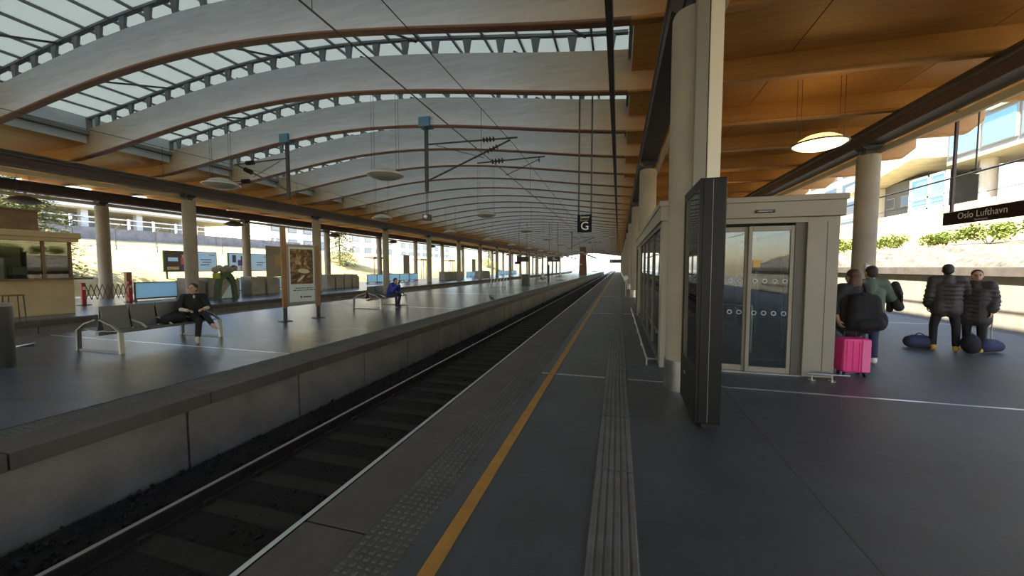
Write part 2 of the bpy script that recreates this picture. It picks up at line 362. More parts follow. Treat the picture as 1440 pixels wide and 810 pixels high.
# ------------------------------------------------------------ tracks
def rail_prof(x, y0, y1, z=-.76):
    P = [(-.062, -.172), (.062, -.172), (.062, -.158), (.014, -.145), (.012, -.05), (.036, -.038), (.036, -.008), (.028, 0), (-.028, 0), (-.036, -.008), (-.036, -.038), (-.012, -.05), (-.014, -.145), (-.062, -.158)]
    m = MB().prism([(x + a, z + b) for a, b in P], 1, y0, y1)
    m.mi = [1 if i == 2 + 7 else 0 for i in range(len(m.f))]
    return m
def track(xc, label, detail):
    t = thing('railway_track', label, 'track', (xc, 0, -1.15))
    for s in (-1, 1): obj('rail', rail_prof(xc + s * .7525, Y0, 260), ['rail_side', 'rail_top'], t)
    m = MB().prism([(xc - 1.62, -1.15), (xc + 1.62, -1.15), (xc + 1.62, -.97), (xc - 1.62, -.90)], 1, Y0, Y1 + 140)
    obj('ballast_bed', m, 'ballast', t)
    sl = MB().hexa([(xc + a * 1.2, YS + b, z) for z, w in ((-1.14, .13), (-.915, .11)) for a, b in ((-1, -w), (1, -w), (1, w), (-1, w))])
    n = 110 if detail else 40
    pieces('sleeper', sl, 'sleeper', t, [(0, .6 * k, 0) for k in range(n)])
    if detail:
        r = random.Random(3); st = MB()
        for i in range(9000):
            x = xc + r.uniform(-1.6, 1.6); y = 1.0 + 40 * r.random() ** 1.7
            z = -.955 + (.07 if x < xc - 1.0 else .0) + r.uniform(-.03, .02); q = r.uniform(.018, .045)
            if abs(abs(x - xc) - .7525) < .07: continue
            c = Vector((x, y, z)); R = Euler((r.uniform(0, 3), r.uniform(0, 3), r.uniform(0, 3))).to_matrix()
            ps = [c + R @ (Vector(d) * q * r.uniform(.7, 1.2)) for d in ((1, 0, 0), (-1, 0, 0), (0, 1, 0), (0, -1, 0), (0, 0, .8), (0, 0, -.8))]
            st.add(ps, [(0, 2, 4), (2, 1, 4), (1, 3, 4), (3, 0, 4), (2, 0, 5), (1, 2, 5), (3, 1, 5), (0, 3, 5)])
        tag(obj('ballast_stone', st, 'stone', t), kind='stuff')
        cl = MB()
        for k in range(50):
            for s in (-1, 1):
                for d in (-.09, .09): cl.box(xc + s * .7525 + d - .03, xc + s * .7525 + d + .03, YS + .6 * k - .05, YS + .6 * k + .05, -.915, -.87)
        tag(obj('rail_clip', cl, 'rail_side', t), kind='stuff')
    return t
track(TC, 'dark ballasted track between the two near platforms', True)
track(-16.1, 'ballasted track sunk behind the island platform with benches', False)
track(11.95, 'ballasted track below the sunlit retaining wall', False)
track(-31.9, 'ballasted track at the foot of the yellow grass bank', False)

# ------------------------------------------------------------ columns
def make_column(x, y, label, group, collar=True):
    t = thing('concrete_column', label, 'column', (x, y, 0), group)
    obj('shaft', MB().lathe([(.285, 0), (.285, 5.10), (.27, 5.14)], (x, y, 0), 32), 'concrete_col', t, smooth=True)
    if collar: obj('collar', MB().lathe([(.297, 0.0), (.297, .42)], (x, y, 0), 32), 'steel', t, smooth=True)
    c = MB().box(x - .13, x + .13, y - .13, y + .13, 5.14, 5.30).hexa([(x + a * w, y + b * .2, z) for z, w in ((5.28, .16), (5.41, .30)) for a, b in ((-1, -1), (1, -1), (1, 1), (-1, 1))])
    obj('capital', c, 'steel_dark', t)
    return t
XI, XOUT, XL, XLO = .95, 7.33, -21.3, -28.0
c0 = make_column(XI, COLY[1], 'round concrete column with steel collar right behind the black display totem', None)
gi = 'columns along the glass waiting room side of the track'
for i, y in enumerate(COLY[2:]): dup(c0, (0, y - COLY[1], 0), 'round concrete column with steel collar, %s beyond the black totem along the track' % ORD[i], gi)
dup(c0, (0, -BAY, 0), 'round concrete column in the near track row, out of view behind the photographer')
c1 = make_column(XOUT, COLY[2], 'round concrete column with small square plate behind the pink suitcase', None, False)
obj('plate', MB().box(XOUT - .10, XOUT + .08, COLY[2] - .30, COLY[2] - .28, 1.62, 1.84), 'frame_grey', c1)
obj('plate_print', MB().box(XOUT - .06, XOUT + .04, COLY[2] - .304, COLY[2] - .299, 1.67, 1.79), 'white', c1)
go = 'columns carrying the outer girder of the near platform'
c2 = make_column(XOUT, COLY[3], 'round concrete column under the outer girder, first beyond the one with the square plate', go, False)
for i, y in enumerate(COLY[4:]): dup(c2, (0, y - COLY[3], 0), 'round concrete column under the outer girder, %s beyond the one with the square plate' % ORD[i + 1])
cl = make_column(XL, COLY[2], 'round concrete column behind the seated woman in black, on the far platform', None, False)
gl = 'columns of the inner row on the far platform'
for i, y in enumerate(COLY[3:]): dup(cl, (0, y - COLY[2], 0), 'round concrete column in the far platform inner row, %s beyond the seated woman in black' % ORD[i], gl)
dup(cl, (0, -BAY, 0), 'round concrete column of the far platform beside the kiosk front')
clo = make_column(XLO, COLY[2], 'round concrete column behind the red lattice barrier', None, False)
gg = 'columns of the outer row on the far platform'
for i, y in enumerate(COLY[3:]): dup(clo, (0, y - COLY[2], 0), 'round concrete column in the outer row by the bank, %s beyond the lattice barrier' % ORD[i], gg)

# cable duct on the near column, light and shade painted as cream and grey
t = thing('cable_duct', 'tall cable duct with light and shade painted in cream and grey, fixed to the column above the totem', 'duct', (1.1, 5.4, 0))
obj('shaded_casing', MB().box(.905, 1.05, 5.36, 5.50, 0, 5.405), 'duct_shade_paint', t, bevel=.006)
obj('groove', MB().box(1.05, 1.062, 5.38, 5.50, 0, 5.405), 'joint_dark', t)
obj('lit_casing', MB().box(1.062, 1.215, 5.36, 5.515, 0, 5.405), 'duct_lit_paint', t, bevel=.006)

# ------------------------------------------------------------ girders
def girder(x, label, side):
    t = thing('steel_girder', label, 'girder', (x, 0, 5.41))
    m = MB().box(x - .27, x + .27, Y0, Y1, 5.41, 5.46).box(x - .06, x + .06, Y0, Y1, 5.46, 5.88).box(x - .2, x + .2, Y0, Y1, 5.88, 5.93)
    obj('web', m, 'steel_dark', t)
    obj('tube', MB().tube((x + side * .17, Y0, 5.77), (x + side * .17, Y1, 5.77), .13, n=14), 'steel_dark', t, smooth=True)
    obj('fascia', MB().box(x + side * .24, x + side * .27, Y0, Y1, 5.46, 5.68), 'steel_maroon', t)
    obj('light_strip', MB().box(x - side * .40, x - side * .31, Y0, Y1, 5.20, 5.38), 'girder_strip', t)
    b = MB().box(x - side * .30 - .02, x - side * .30 + .02, Y0 + 1, Y0 + 1.05, 5.38, 5.44)
    return t
girder(XI, 'dark steel girder over the columns along the near track', -1)
girder(XOUT, 'dark steel girder with cream strip beside the lit round lamp', -1)
girder(XL, 'dark steel girder over the inner columns of the far platform', 1)
girder(XLO, 'dark maroon steel girder at the outer edge of the far platform', 1)

# ------------------------------------------------------------ roof
ceil = thing('ceiling', 'curved station roof of pale timber arches, milky glazing and golden timber wings', 'roof', (-10, 0, 5.98), kind='structure')
XC = -10.15; XR, XLF = 10.95, -31.5; GX0, GX1 = -20.1, .22
def b_(x):
    d = min(1, abs(x - XC) / 11.0); return 5.99 + 1.07 * (0.5 + 0.5 * math.cos(PI * d)) ** .7
def bot(x):                    # underside with the upswept rounded ends of the wings
    e = max(0, x - (XR - .5), (XLF + .5) - x); return b_(x) + (.36 * (e / .5) ** 2.2 if e > 0 else 0) - (0.05 * min(1, max(0, (x - 1) / 6)) if x > 1 else 0)
def top(x):
    return b_(x) + 1.03 if GX0 - .6 < x < GX1 + .6 else b_(x) + .80
def g_(x): return b_(x) + 1.03 + .49
XS = [XLF + (XR - XLF) * i / 110 for i in range(111)]
def arc_mesh(xs, f0, f1, y0, y1, mi=0):
    m = MB(); n = len(xs); vs = []
    for x in xs: vs += [(x, y0, f0(x)), (x, y1, f0(x)), (x, y1, f1(x)), (x, y0, f1(x))]
    fs = []
    for i in range(n - 1):
        for j in range(4): fs.append((4 * i + j, 4 * i + (j + 1) % 4, 4 * i + 4 + (j + 1) % 4, 4 * i + 4 + j))
    fs += [(0, 1, 2, 3), (4 * n - 4, 4 * n - 3, 4 * n - 2, 4 * n - 1)]
    return m.add(vs, fs, mi)
YA = AY[0]
nst = 21; SX = [GX0 + (GX1 - GX0) * (i + .5) / nst for i in range(nst)]
PX = [GX0 + (GX1 - GX0) * i / (nst) for i in range(nst + 1)]
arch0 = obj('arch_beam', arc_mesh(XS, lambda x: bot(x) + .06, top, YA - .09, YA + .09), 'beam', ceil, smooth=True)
arch0.location.y += 0
edge0 = obj('edge_strip', arc_mesh(XS, bot, lambda x: bot(x) + .07, YA - .105, YA + .105), 'wood_strip', arch0, smooth=True, bevel=.025)
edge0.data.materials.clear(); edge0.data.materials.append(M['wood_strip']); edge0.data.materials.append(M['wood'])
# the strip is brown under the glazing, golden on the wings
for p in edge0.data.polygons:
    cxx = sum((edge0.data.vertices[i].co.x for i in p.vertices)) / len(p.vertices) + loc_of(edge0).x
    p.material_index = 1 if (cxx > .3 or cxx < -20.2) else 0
gv = [x for x in XS if GX0 - .3 <= x <= GX1 + .3]
raft0 = obj('rafter', arc_mesh(gv, lambda x: g_(x) - .065, lambda x: g_(x) + .008, YA - .06, YA + .06), 'strut', arch0)
def strut_shape(m, x, y):
    z0, z1 = b_(x) + 1.02, g_(x) - .06
    return m.hexa([(x + a * w, y + b * .035, z) for z, w in ((z0, .05), (z1, .125)) for a, b in ((-1, -1), (1, -1), (1, 1), (-1, 1))])
def add_struts(parent, y, joined):
    if joined:
        m = MB()
        for x in SX: strut_shape(m, x, y)
        tag(obj('strut', m, 'strut', parent), kind='stuff')
    else:
        for x in SX: obj('strut', strut_shape(MB(), x, y), 'strut', parent)
add_struts(arch0, YA, True)
near_struts = None
arches = [arch0]
for k in range(1, len(AY)):
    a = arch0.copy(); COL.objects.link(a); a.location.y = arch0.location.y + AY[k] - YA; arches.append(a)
    for ch in (edge0, raft0): c = ch.copy(); COL.objects.link(c); c.parent = a
    if 13 <= k <= 21:
        if near_struts is None:
            add_struts(a, AY[k], False); near_struts = [c for c in a.children if c.name.startswith('strut')]
        else:
            for st in near_struts: c = st.copy(); COL.objects.link(c); c.parent = a
    else:
        st = [c for c in arch0.children if c.name.startswith('strut')][0]; c = st.copy(); COL.objects.link(c); c.parent = a
# purlins, glazing, boards
for x in PX[1:-1]:
    obj('purlin', MB().box(x - .025, x + .025, Y0, AY[-1] + .2, g_(x) - .06, g_(x) + .03), 'strut', ceil)
def pane(m, i, ya, yb):
    a, b = PX[i] + (.03 if i else -.1), PX[i + 1] - (.03 if i < nst - 1 else -.1)
    return m.hexa([(a, ya, g_(a)), (b, ya, g_(b)), (b, yb, g_(b)), (a, yb, g_(a)), (a, ya, g_(a) + .03), (b, ya, g_(b) + .03), (b, yb, g_(b) + .03), (a, yb, g_(a) + .03)])
h = ARCH / 2
first = 13
for i in range(nst):
    pieces('glazing_pane', pane(MB(), i, AY[first] + .02, AY[first] + h - .02), 'glazing', ceil, [(0, h * j, 0) for j in range(14)])
def paneset(ya, n):
    m = MB()
    for j in range(n):
        for i in range(nst): pane(m, i, ya + j * h + .02, ya + (j + 1) * h - .02)
    return m
tag(obj('glazing_pane', paneset(AY[0], 26), 'glazing', ceil), kind='stuff')
tag(obj('glazing_pane', paneset(AY[first + 7], 2 * (len(AY) - 1 - first - 7)), 'glazing', ceil), kind='stuff')
gb = arc_mesh(gv, lambda x: g_(x) - .05, lambda x: g_(x) + .035, YA + h - .02, YA + h + .02)
gb2 = obj('glazing_bar', gb, 'strut', ceil)
for k in range(1, len(AY) - 1): c = gb2.copy(); COL.objects.link(c); c.location.y += ARCH * k
obj('upstand', MB().box(GX1 + .03, GX1 + .12, Y0, Y1, 6.8, g_(GX1) + .08), 'plaster_grey', ceil)
obj('upstand', MB().box(GX0 - .12, GX0 - .03, Y0, Y1, 6.8, g_(GX0) + .08), 'plaster_grey', ceil)
obj('roof_cover', arc_mesh([x for x in XS if x > GX1 - .2], lambda x: b_(x) + .80, lambda x: b_(x) + .95, Y0 - 3, Y1), 'plaster_grey', ceil)
obj('roof_cover', arc_mesh([x for x in XS if x < GX0 + .2], lambda x: b_(x) + .80, lambda x: b_(x) + .95, Y0 - 3, Y1), 'plaster_grey', ceil)
def board(xa, xb):
    m = MB(); xs = [xa + .01 + (xb - xa - .02) * i / 6 for i in range(7)]
    return arc_mesh(xs, lambda x: bot(x) + .50, lambda x: bot(x) + .53, YA + .1, YA + ARCH - .1)
for xa, xb in ((GX1, 3.6), (3.6, 7.0), (7.0, 10.4), (-23.4, GX0), (-26.8, -23.4), (-30.9, -26.8)):
    near = [k for k in range(len(AY) - 1) if 11 <= k < 55]; bp = pieces('ceiling_board', board(xa, xb), 'wood_ceiling', ceil, [(0, ARCH * k, 0) for k in near])
    for q in bp: q.location.y += ARCH * near[0]
    far = MB(); b0 = board(xa, xb)
    for k in range(len(AY) - 1):
        if k not in near: far.add([(p[0], p[1] + ARCH * k, p[2]) for p in b0.v], b0.f)
    tag(obj('ceiling_board', far, 'wood_ceiling', ceil), kind='stuff')
pieces('closing_panel', MB().box(GX1, GX1 + .03, YA + .1, YA + ARCH - .1, b_(GX1) + .5, g_(GX1) + .05), 'closing_panel', ceil, [(0, ARCH * k, 0) for k in range(len(AY) - 1)])
pieces('closing_panel', MB().box(GX0 - .03, GX0, YA + .1, YA + ARCH - .1, b_(GX0) + .5, g_(GX0) + .03), 'closing_panel', ceil, [(0, ARCH * k, 0) for k in range(len(AY) - 1)])
for k in range(12, 24):
    m = MB()
    for x in (-17.3, -12.5, -7.6, -2.8):
        m.bar((x, AY[k], b_(x) + 1.10), (x + 1.9, AY[k] + ARCH, g_(x + 1.9) - .1), .04, .05)
    tag(obj('brace_rod', m, 'steel_dark', ceil), kind='stuff')

# ------------------------------------------------------------ cable tray and services under the roof
t = thing('cable_tray', 'dark slender cable tray hung under the arches over the orange line', 'tray', (-.2, 0, 5.5))
obj('tray', MB().box(-.25, -.15, Y0, Y1, 5.50, 5.68), 'steel_dark', t)
obj('lip', MB().box(-.15, -.135, Y0, Y1, 5.50, 5.53), 'galv', t)
for y in AY[1::3]: obj('hanger', MB().tube((-.2, y, 5.68), (-.2, y, b_(-.2) + .02), .012, n=6), 'steel_dark', t)

# pendant lamps
def lamp(x, y, label, group, lit=False, dark=False, z=4.72):
    t = thing('pendant_lamp', label, 'lamp', (x, y, z), group)
    d = 'lamp_dome_lit' if lit else ('lamp_dark' if dark else 'lamp_grey')
    obj('dome', MB().lathe([(.50, .07), (.44, .14), (.30, .22), (.12, .27), (.03, .28)], (x, y, z), 28), d, t, smooth=True)
    rim = MB(); n = 28
    for i in range(n):
        a, b = 2 * PI * i / n, 2 * PI * (i + 1) / n
        rim.tube((x + .58 * math.cos(a), y + .58 * math.sin(a), z + .03), (x + .58 * math.cos(b), y + .58 * math.sin(b), z + .03), .022, n=6)
    obj('rim', rim, 'steel_dark' if lit else ('lamp_dark' if dark else 'lamp_rim'), t, smooth=True)
    obj('diffuser', MB().lathe([(.57, .04), (.48, -.03), (.30, -.09), (.10, -.115), (.02, -.117)], (x, y, z), 28), 'lamp_lit' if lit else ('lamp_dark' if dark else 'lamp_grey'), t, smooth=True)
    for s in (-1, 1):
        for q in (-.05, .05):
            xx = x + s * .46 + q
            obj('wire', MB().tube((xx, y, z + .1), (xx, y, g_(xx) + .01 if GX0 < xx < GX1 else bot(xx) + .51), .006, n=5), 'steel_dark', t)
    return t
lamp(4.83, 11.45, 'glowing warm round pendant lamp under the golden timber ceiling', None, lit=True, z=4.80)
lp = lamp(4.83, 21.2, 'round pendant lamp over the near platform, first beyond the bright one by the vestibule', 'lamps over the near platform', lit=True)
for k in range(1, 8): dup(lp, (0, 9.8 * k, 0), 'round pendant lamp over the near platform, %s beyond the bright one by the vestibule' % ORD[k])
l1 = lamp(-7.45, 11.0, 'grey unlit round pendant lamp on four wires nearest the catenary arm', None)
for k in range(1, 13): dup(l1, (0, 9.8 * k, 0), 'unlit grey pendant lamp, %s beyond the catenary arm on the near track side' % ORD[k - 1], 'lamps along the bench platform, track side')
l2 = lamp(-14.1, 10.6, 'grey unlit round pendant lamp with pale rim below the slanting insulators', None)
for k in range(1, 13): dup(l2, (0, 9.8 * k, 0), 'unlit grey pendant lamp over the second track edge, %s beyond the slanting insulators' % ORD[k - 1], 'lamps along the bench platform, far side')
l3 = lamp(-25.7, 10.5, 'dark round pendant lamp hanging above the kiosk roof', None, dark=True, z=4.65)
for k in range(1, 13): dup(l3, (0, 9.6 * k, 0), 'dark pendant lamp over the far platform, %s beyond the kiosk' % ORD[k - 1], 'lamps over the far platform')

# ------------------------------------------------------------ overhead line
def catenary(px, wx, y, label, s):
    """drop post at px, wires over wx, s = +1 when the arm reaches towards +x"""
    t = thing('catenary_mast', label, 'catenary', (px, y, 4.5))
    zt = b_(px)
    obj('post', MB().box(px - .055, px + .055, y - .055, y + .055, 4.55, zt + .03), 'steel_dark', t)
    obj('clamp', MB().box(px - .22, px + .22, y - .2, y + .2, zt - .03, zt + .32), 'blue_clamp', t, bevel=.01)
    L = abs(wx - px); X = lambda q: px + s * q
    m = MB().tube((X(0), y, 6.28), (X(L * 1.08), y, 6.22), .032, n=8)
    obj('top_tube', m, 'steel_dark', t, smooth=True)
    obj('diagonal_tube', MB().tube((X(0), y, 4.93), (X(L), y, 6.16), .035, n=8), 'steel_dark', t, smooth=True)
    obj('steady_tube', MB().tube((X(L * .62), y, 5.45), (X(L * 1.38), y, 5.50), .025, n=8).tube((X(L * .12), y, 6.22), (X(L * .7), y, 5.62), .013, n=6).tube((X(L * .95), y, 4.95), (X(L * 1.32), y, 5.42), .014, n=6).tube((X(L * 1.32), y, 5.50), (X(L * 1.32), y, 5.32), .02, n=6), 'steel_dark', t)
    def ins(c, d):
        m = MB(); c = Vector(c); d = Vector(d).normalized(); m.tube(c - d * .26, c + d * .26, .028, n=8)
        for q in (-.18, -.06, .06, .18): m.tube(c + d * (q - .022), c + d * (q + .022), .10, .05, n=12)
        return obj('insulator', m, 'insulator', t, smooth=True)
    ins((X(L * .76), y, 6.24), (s, 0, 0)); ins((X(L * .80), y, 5.91), (s * L, 0, 1.23)); ins((X(L * .86), y, 5.47), (s, 0, .03))
    return t
ya = AY[16]
cA = catenary(-6.95, TC, AY[16], 'dark catenary drop post with insulated arms reaching over the near track', 1)
for q in (-.03, .03): obj('camera_rod', MB().tube((-6.95 + q, AY[16], 3.7), (-6.95 + q, AY[16], 4.56), .012, n=6), 'steel_dark', cA)
obj('camera_box', MB().box(-7.08, -6.82, AY[16] - .14, AY[16] + .14, 3.48, 3.7), 'lamp_dark', cA, bevel=.02); obj('camera_lens', MB().sphere((-6.95, AY[16] - .14, 3.6), .08), 'white', cA, smooth=True)
catenary(-13.4, -16.1, AY[16], 'dark catenary drop post with insulated arms reaching over the second track', -1)
for k in (1, 2): dup(cA, (.0, 45.333 * k, 0), ['small distant catenary post with arms, first beyond the big one', 'tiny catenary post with arms near the far roof end'][k - 1], 'distant catenary arms over the near track')
def wires(x, label, lo=4.90, hi=6.16):
    t = thing('overhead_wire', label, 'wire', (x, 0, lo))
    obj('contact_wire', MB().tube((x, Y0, lo), (x, 250, lo), .013, n=6), 'steel_dark', t)
    m = MB(); pts = []
    ys = [Y0 + (250 - Y0) * i / 120 for i in range(121)]
    f = lambda y: hi - .35 * math.sin(PI * ((y - AY[16]) % 45.333) / 45.333)
    obj('messenger_wire', m.path([(x + .0, y, f(y)) for y in ys], .010, n=5), 'steel_dark', t)
    for y in seq(4, 120, 6): obj('dropper', MB().tube((x, y, lo), (x, y, f(y)), .007, n=5), 'steel_dark', t)
wires(TC, 'overhead contact and messenger wires running above the near track')
wires(-16.1, 'overhead wires running above the track behind the island platform')
t = thing('overhead_wire', 'thick dark overhead conductor along the track below the retaining wall', 'wire', (11.95, 0, 5.0))
obj('contact_wire', MB().tube((11.95, Y0, 5.05), (11.95, 250, 5.05), .035, n=8), 'steel_dark', t)
obj('messenger_wire', MB().tube((12.2, Y0, 4.35), (12.2, 250, 4.35), .01, n=6), 'steel_dark', t)

# ------------------------------------------------------------ right side: retaining wall, bank, terminal
rw = thing('wall_right', 'sunlit concrete retaining wall with coping painted dark for shadow across the right hand track', 'wall', (14, 0, -1.1), kind='structure')
pieces('wall_panel', MB().hexa([(13.75, Y0 + .01, -1.15), (14.5, Y0 + .01, -1.15), (14.5, Y0 + 4.99, -1.15), (13.75, Y0 + 4.99, -1.15), (14.02, Y0 + .01, 1.36), (14.5, Y0 + .01, 1.36), (14.5, Y0 + 4.99, 1.36), (14.02, Y0 + 4.99, 1.36)]), 'concrete_bright', rw, [(0, y, 0) for y in seq(Y0, 160, 5)])
obj('coping_beam', MB().box(13.86, 14.6, Y0, 161, 1.36, 1.74), 'concrete_wall', rw, bevel=.02)  # shadow band under the ledge put into this darker concrete colour
rb = MB(); r = random.Random(5)
ny, nx = 195, 8; gridv = []
for i in range(ny + 1):
    for j in range(nx + 1):
        x = 14.6 + 2.1 * j / nx; z = 1.70 + 1.15 * (j / nx) ** .8
        gridv.append((x + r.uniform(-.10, .10), Y0 + 1.0 * i + r.uniform(-.2, .2), z + r.uniform(-.09, .09)))
rb.add(gridv, [(i * (nx + 1) + j, i * (nx + 1) + j + 1, (i + 1) * (nx + 1) + j + 1, (i + 1) * (nx + 1) + j) for i in range(ny) for j in range(nx)])
for a in (0,): rb.box(15.2, 17, Y0, 160, 1.0, 1.5)
tag(obj('rubble_slope', rb, 'rubble'), 'rough grey rubble slope above the retaining wall coping', 'slope', kind='structure')
t = thing('mesh_fence', 'low grey wire fence along the top of the rubble slope', 'fence', (16.75, 0, 2.75))
obj('wire', MB().box(16.73, 16.76, Y0, 130, 2.86, 2.90), 'galv', t)
pieces('post', MB().tube((16.75, Y0 + 2, 1.9), (16.75, Y0 + 2, 2.92), .03, n=6), 'galv', t, [(0, y, 0) for y in seq(Y0 + 2, 100, 3.2)])
bk = MB(); prof = [(16.7, 2.75), (18.6, 3.0), (21, 4.0), (24, 5.6), (27.5, 7.1), (60, 7.15)]
r = random.Random(8); ny = 78; gv2 = []
for i in range(ny + 1):
    for x, z in prof: gv2.append((x, Y0 - 4 + 2.6 * i, z + (r.uniform(-.12, .12) if 17 < x < 27 else 0)))
n = len(prof)
bk.add(gv2, [(i * n + j, i * n + j + 1, (i + 1) * n + j + 1, (i + 1) * n + j) for i in range(ny) for j in range(n - 1)])
tag(obj('grass_bank', bk, 'grass_bank', smooth=True), 'bright dry grass bank rising from the rubble slope to the terminal', 'bank', kind='structure')

def leaves(m, c, rad, n, size, r, squash=1.0):
    for _ in range(n):
        while True:
            p = Vector((r.uniform(-1, 1), r.uniform(-1, 1), r.uniform(-1, 1)))
            if .25 < p.length < 1: break
        q = Vector(c) + Vector((p.x * rad[0], p.y * rad[1], p.z * rad[2]))
        R = Euler((r.uniform(-1, 1), r.uniform(-1, 1), r.uniform(0, 6.3))).to_matrix(); a = size * r.uniform(.6, 1.4)
        m.add([q + R @ Vector(d) * a for d in ((-.5, 0, 0), (0, -.28, .05), (.6, 0, 0), (0, .28, .05))], [(0, 1, 2, 3)])
r = random.Random(11)
LBL = ['wide yellow-green shrub beside the column with the square plate', 'loose yellow-green shrub on the bank below the white window box', 'round yellow-green shrub under the station name sign', 'tall yellow-green shrub under the lettering of the name sign', 'low yellow-green shrub at the fence past the name sign', 'bushy shrub seen past the vestibule edge', 'distant shrub on the bank beyond the vestibule', 'small shrub at the top of the rubble slope beside the name sign post']
for i, (x, y, a, hgt) in enumerate([(17.6, 31.5, 1.7, 1.0), (17.8, 27.5, 1.6, .9), (17.7, 24.6, 1.4, 1.0), (17.9, 22.4, 1.5, 1.15), (17.7, 19.3, 1.2, .7), (17.6, 37.5, 2.2, 1.1), (17.7, 45, 2.6, 1.2), (17.4, 34.6, .9, .7)]):
    t = thing('shrub', LBL[i], 'shrub', (x, y, 2.85), 'shrubs along the bank above the retaining wall')
    m = MB()
    for k in range(9):
        cc = (x + r.uniform(-.4, .4), y + r.uniform(-.75, .75) * a, 2.95 + hgt * r.uniform(.3, .75)); leaves(m, cc, (.42, .5, .34), 130, .15, r)
    obj('foliage', m, 'leaf_shrub', t)
    st = MB()
    for k in range(4): st.tube((x, y, 2.8), (x + r.uniform(-.3, .3), y + r.uniform(-.5, .5) * a, 2.9 + hgt * .6), .025, .01, n=5)
    obj('stem', st, 'bark', t)
t = thing('shrub', 'feathery pale bare bush on the bank under the terminal soffit', 'shrub', (24.5, 29.8, 5.9)); m = MB()
for k in range(50):
    a = r.uniform(0, 6.3); h_ = r.uniform(1.0, 2.4); p = Vector((24.5, 29.8, 5.6)); q = p + Vector((math.cos(a) * .5, math.sin(a) * .5, h_)); e = q + Vector((math.cos(a) * .6, math.sin(a) * .6, -.35))
    m.tube(p, q, .014, n=4).tube(q, e, .012, .004, n=4)
obj('twigs', m, 'leaf_pale', t)

# terminal beside the bank
tb = thing('terminal_building', 'concrete airport terminal with blue glass upper floor and deep beige soffit', 'building', (36, 40, 7.1))
obj('soffit', MB().box(30, 46, 16, 46.5, 11.35, 11.7), 'plaster_beige', tb)
obj('upper_wall', MB().box(30, 46, 16, 46.5, 11.7, 18), 'plaster_grey', tb)
for k in range(9):
    for j in range(2):
        w = obj('window', MB().box(29.9, 30.0, 16.3 + 3.35 * k, 19.4 + 3.35 * k, 12.0 + 2.9 * j, 14.6 + 2.9 * j), 'frame_grey', tb)
        obj('pane', MB().box(29.86, 29.9, 16.45 + 3.35 * k, 19.25 + 3.35 * k, 12.1 + 2.9 * j, 14.5 + 2.9 * j), 'window_blue', w)
for j in range(6): obj('sun_blade', MB().box(29.5, 29.85, 16, 42, 14.9 + .22 * j, 14.97 + .22 * j), 'white', tb)
for x, y in ((31.5, 44.2), (31.5, 36), (31.5, 28), (38, 42), (38, 32)): obj('pillar', MB().lathe([(.55, 6.9), (.55, 11.35)], (x, y, 0), 20), 'concrete_bright', tb, smooth=True)
obj('back_wall', MB().box(42, 46, 16, 46, 7.0, 11.35), 'plaster_beige', tb)
for k in range(6):
    w = obj('window', MB().box(41.9, 42, 17 + 4.8 * k, 20.8 + 4.8 * k, 7.9, 10.4), 'frame_grey', tb); obj('pane', MB().box(41.86, 41.9, 17.2 + 4.8 * k, 20.6 + 4.8 * k, 8.1, 10.2), 'window_dark', w)
obj('road_deck', MB().box(29.5, 46, 14, 46, 6.7, 7.25), 'concrete_grey', tb)
obj('low_wall', MB().box(33.5, 33.8, 14, 43, 7.25, 8.1), 'concrete_grey', tb)
wb = thing('window_box', 'white framed glass box standing under the terminal beside the concrete stair tower', 'window', (29.1, 47, 7.2))
for y in (45.0, 47.0, 49.4): obj('post', MB().box(29.0, 29.25, y - .12, y + .12, 6.7, 10.7), 'white', wb)
for z in (7.5, 8.6, 10.6): obj('rail', MB().box(29.0, 29.25, 45, 49.4, z - .1, z + .1), 'white', wb)
for ya_, yb_ in ((45.12, 46.88), (47.12, 49.28)):
    for z0, z1 in ((7.6, 8.5), (8.7, 10.5)): obj('pane', MB().box(29.1, 29.14, ya_, yb_, z0, z1), 'window_blue', wb)
st = thing('stair_tower', 'grey concrete stair tower with bright slanting canopy on the bank', 'building', (30, 53, 6.9))
obj('wall', MB().box(30.2, 36, 50.2, 57, 6.3, 11.2), 'terminal_grey', st)
obj('canopy', MB().hexa([(27.5, 46.6, 12.3), (36, 46.6, 12.3), (36, 58, 10.7), (27.5, 58, 10.7), (27.5, 46.6, 12.75), (36, 46.6, 12.75), (36, 58, 11.7), (27.5, 58, 11.7)]), 'concrete_bright', st)
obj('fin_wall', MB().box(29.0, 30.2, 55.4, 56.0, 6.3, 11.0), 'concrete_bright', st)
for k in range(2): w = obj('window', MB().box(30.1, 30.2, 51.2 + 2.4 * k, 52.6 + 2.4 * k, 8.4, 9.6), 'frame_grey', st); obj('pane', MB().box(30.06, 30.1, 51.3 + 2.4 * k, 52.5 + 2.4 * k, 8.5, 9.5), 'window_dark', w)
fb = thing('office_building', 'pale office block with window bands behind the stair tower', 'building', (40, 80, 6.9))
obj('wall', MB().box(34, 50, 62, 110, 3, 19), 'plaster_white', fb)
for k in range(9):
    for j in range(4):
        w = obj('window', MB().box(33.9, 34.0, 63.5 + 5.2 * k, 67.3 + 5.2 * k, 7.2 + 2.9 * j, 8.9 + 2.9 * j), 'frame_grey', fb); obj('pane', MB().box(33.86, 33.9, 63.7 + 5.2 * k, 67.1 + 5.2 * k, 7.35 + 2.9 * j, 8.75 + 2.9 * j), 'window_dark', w)

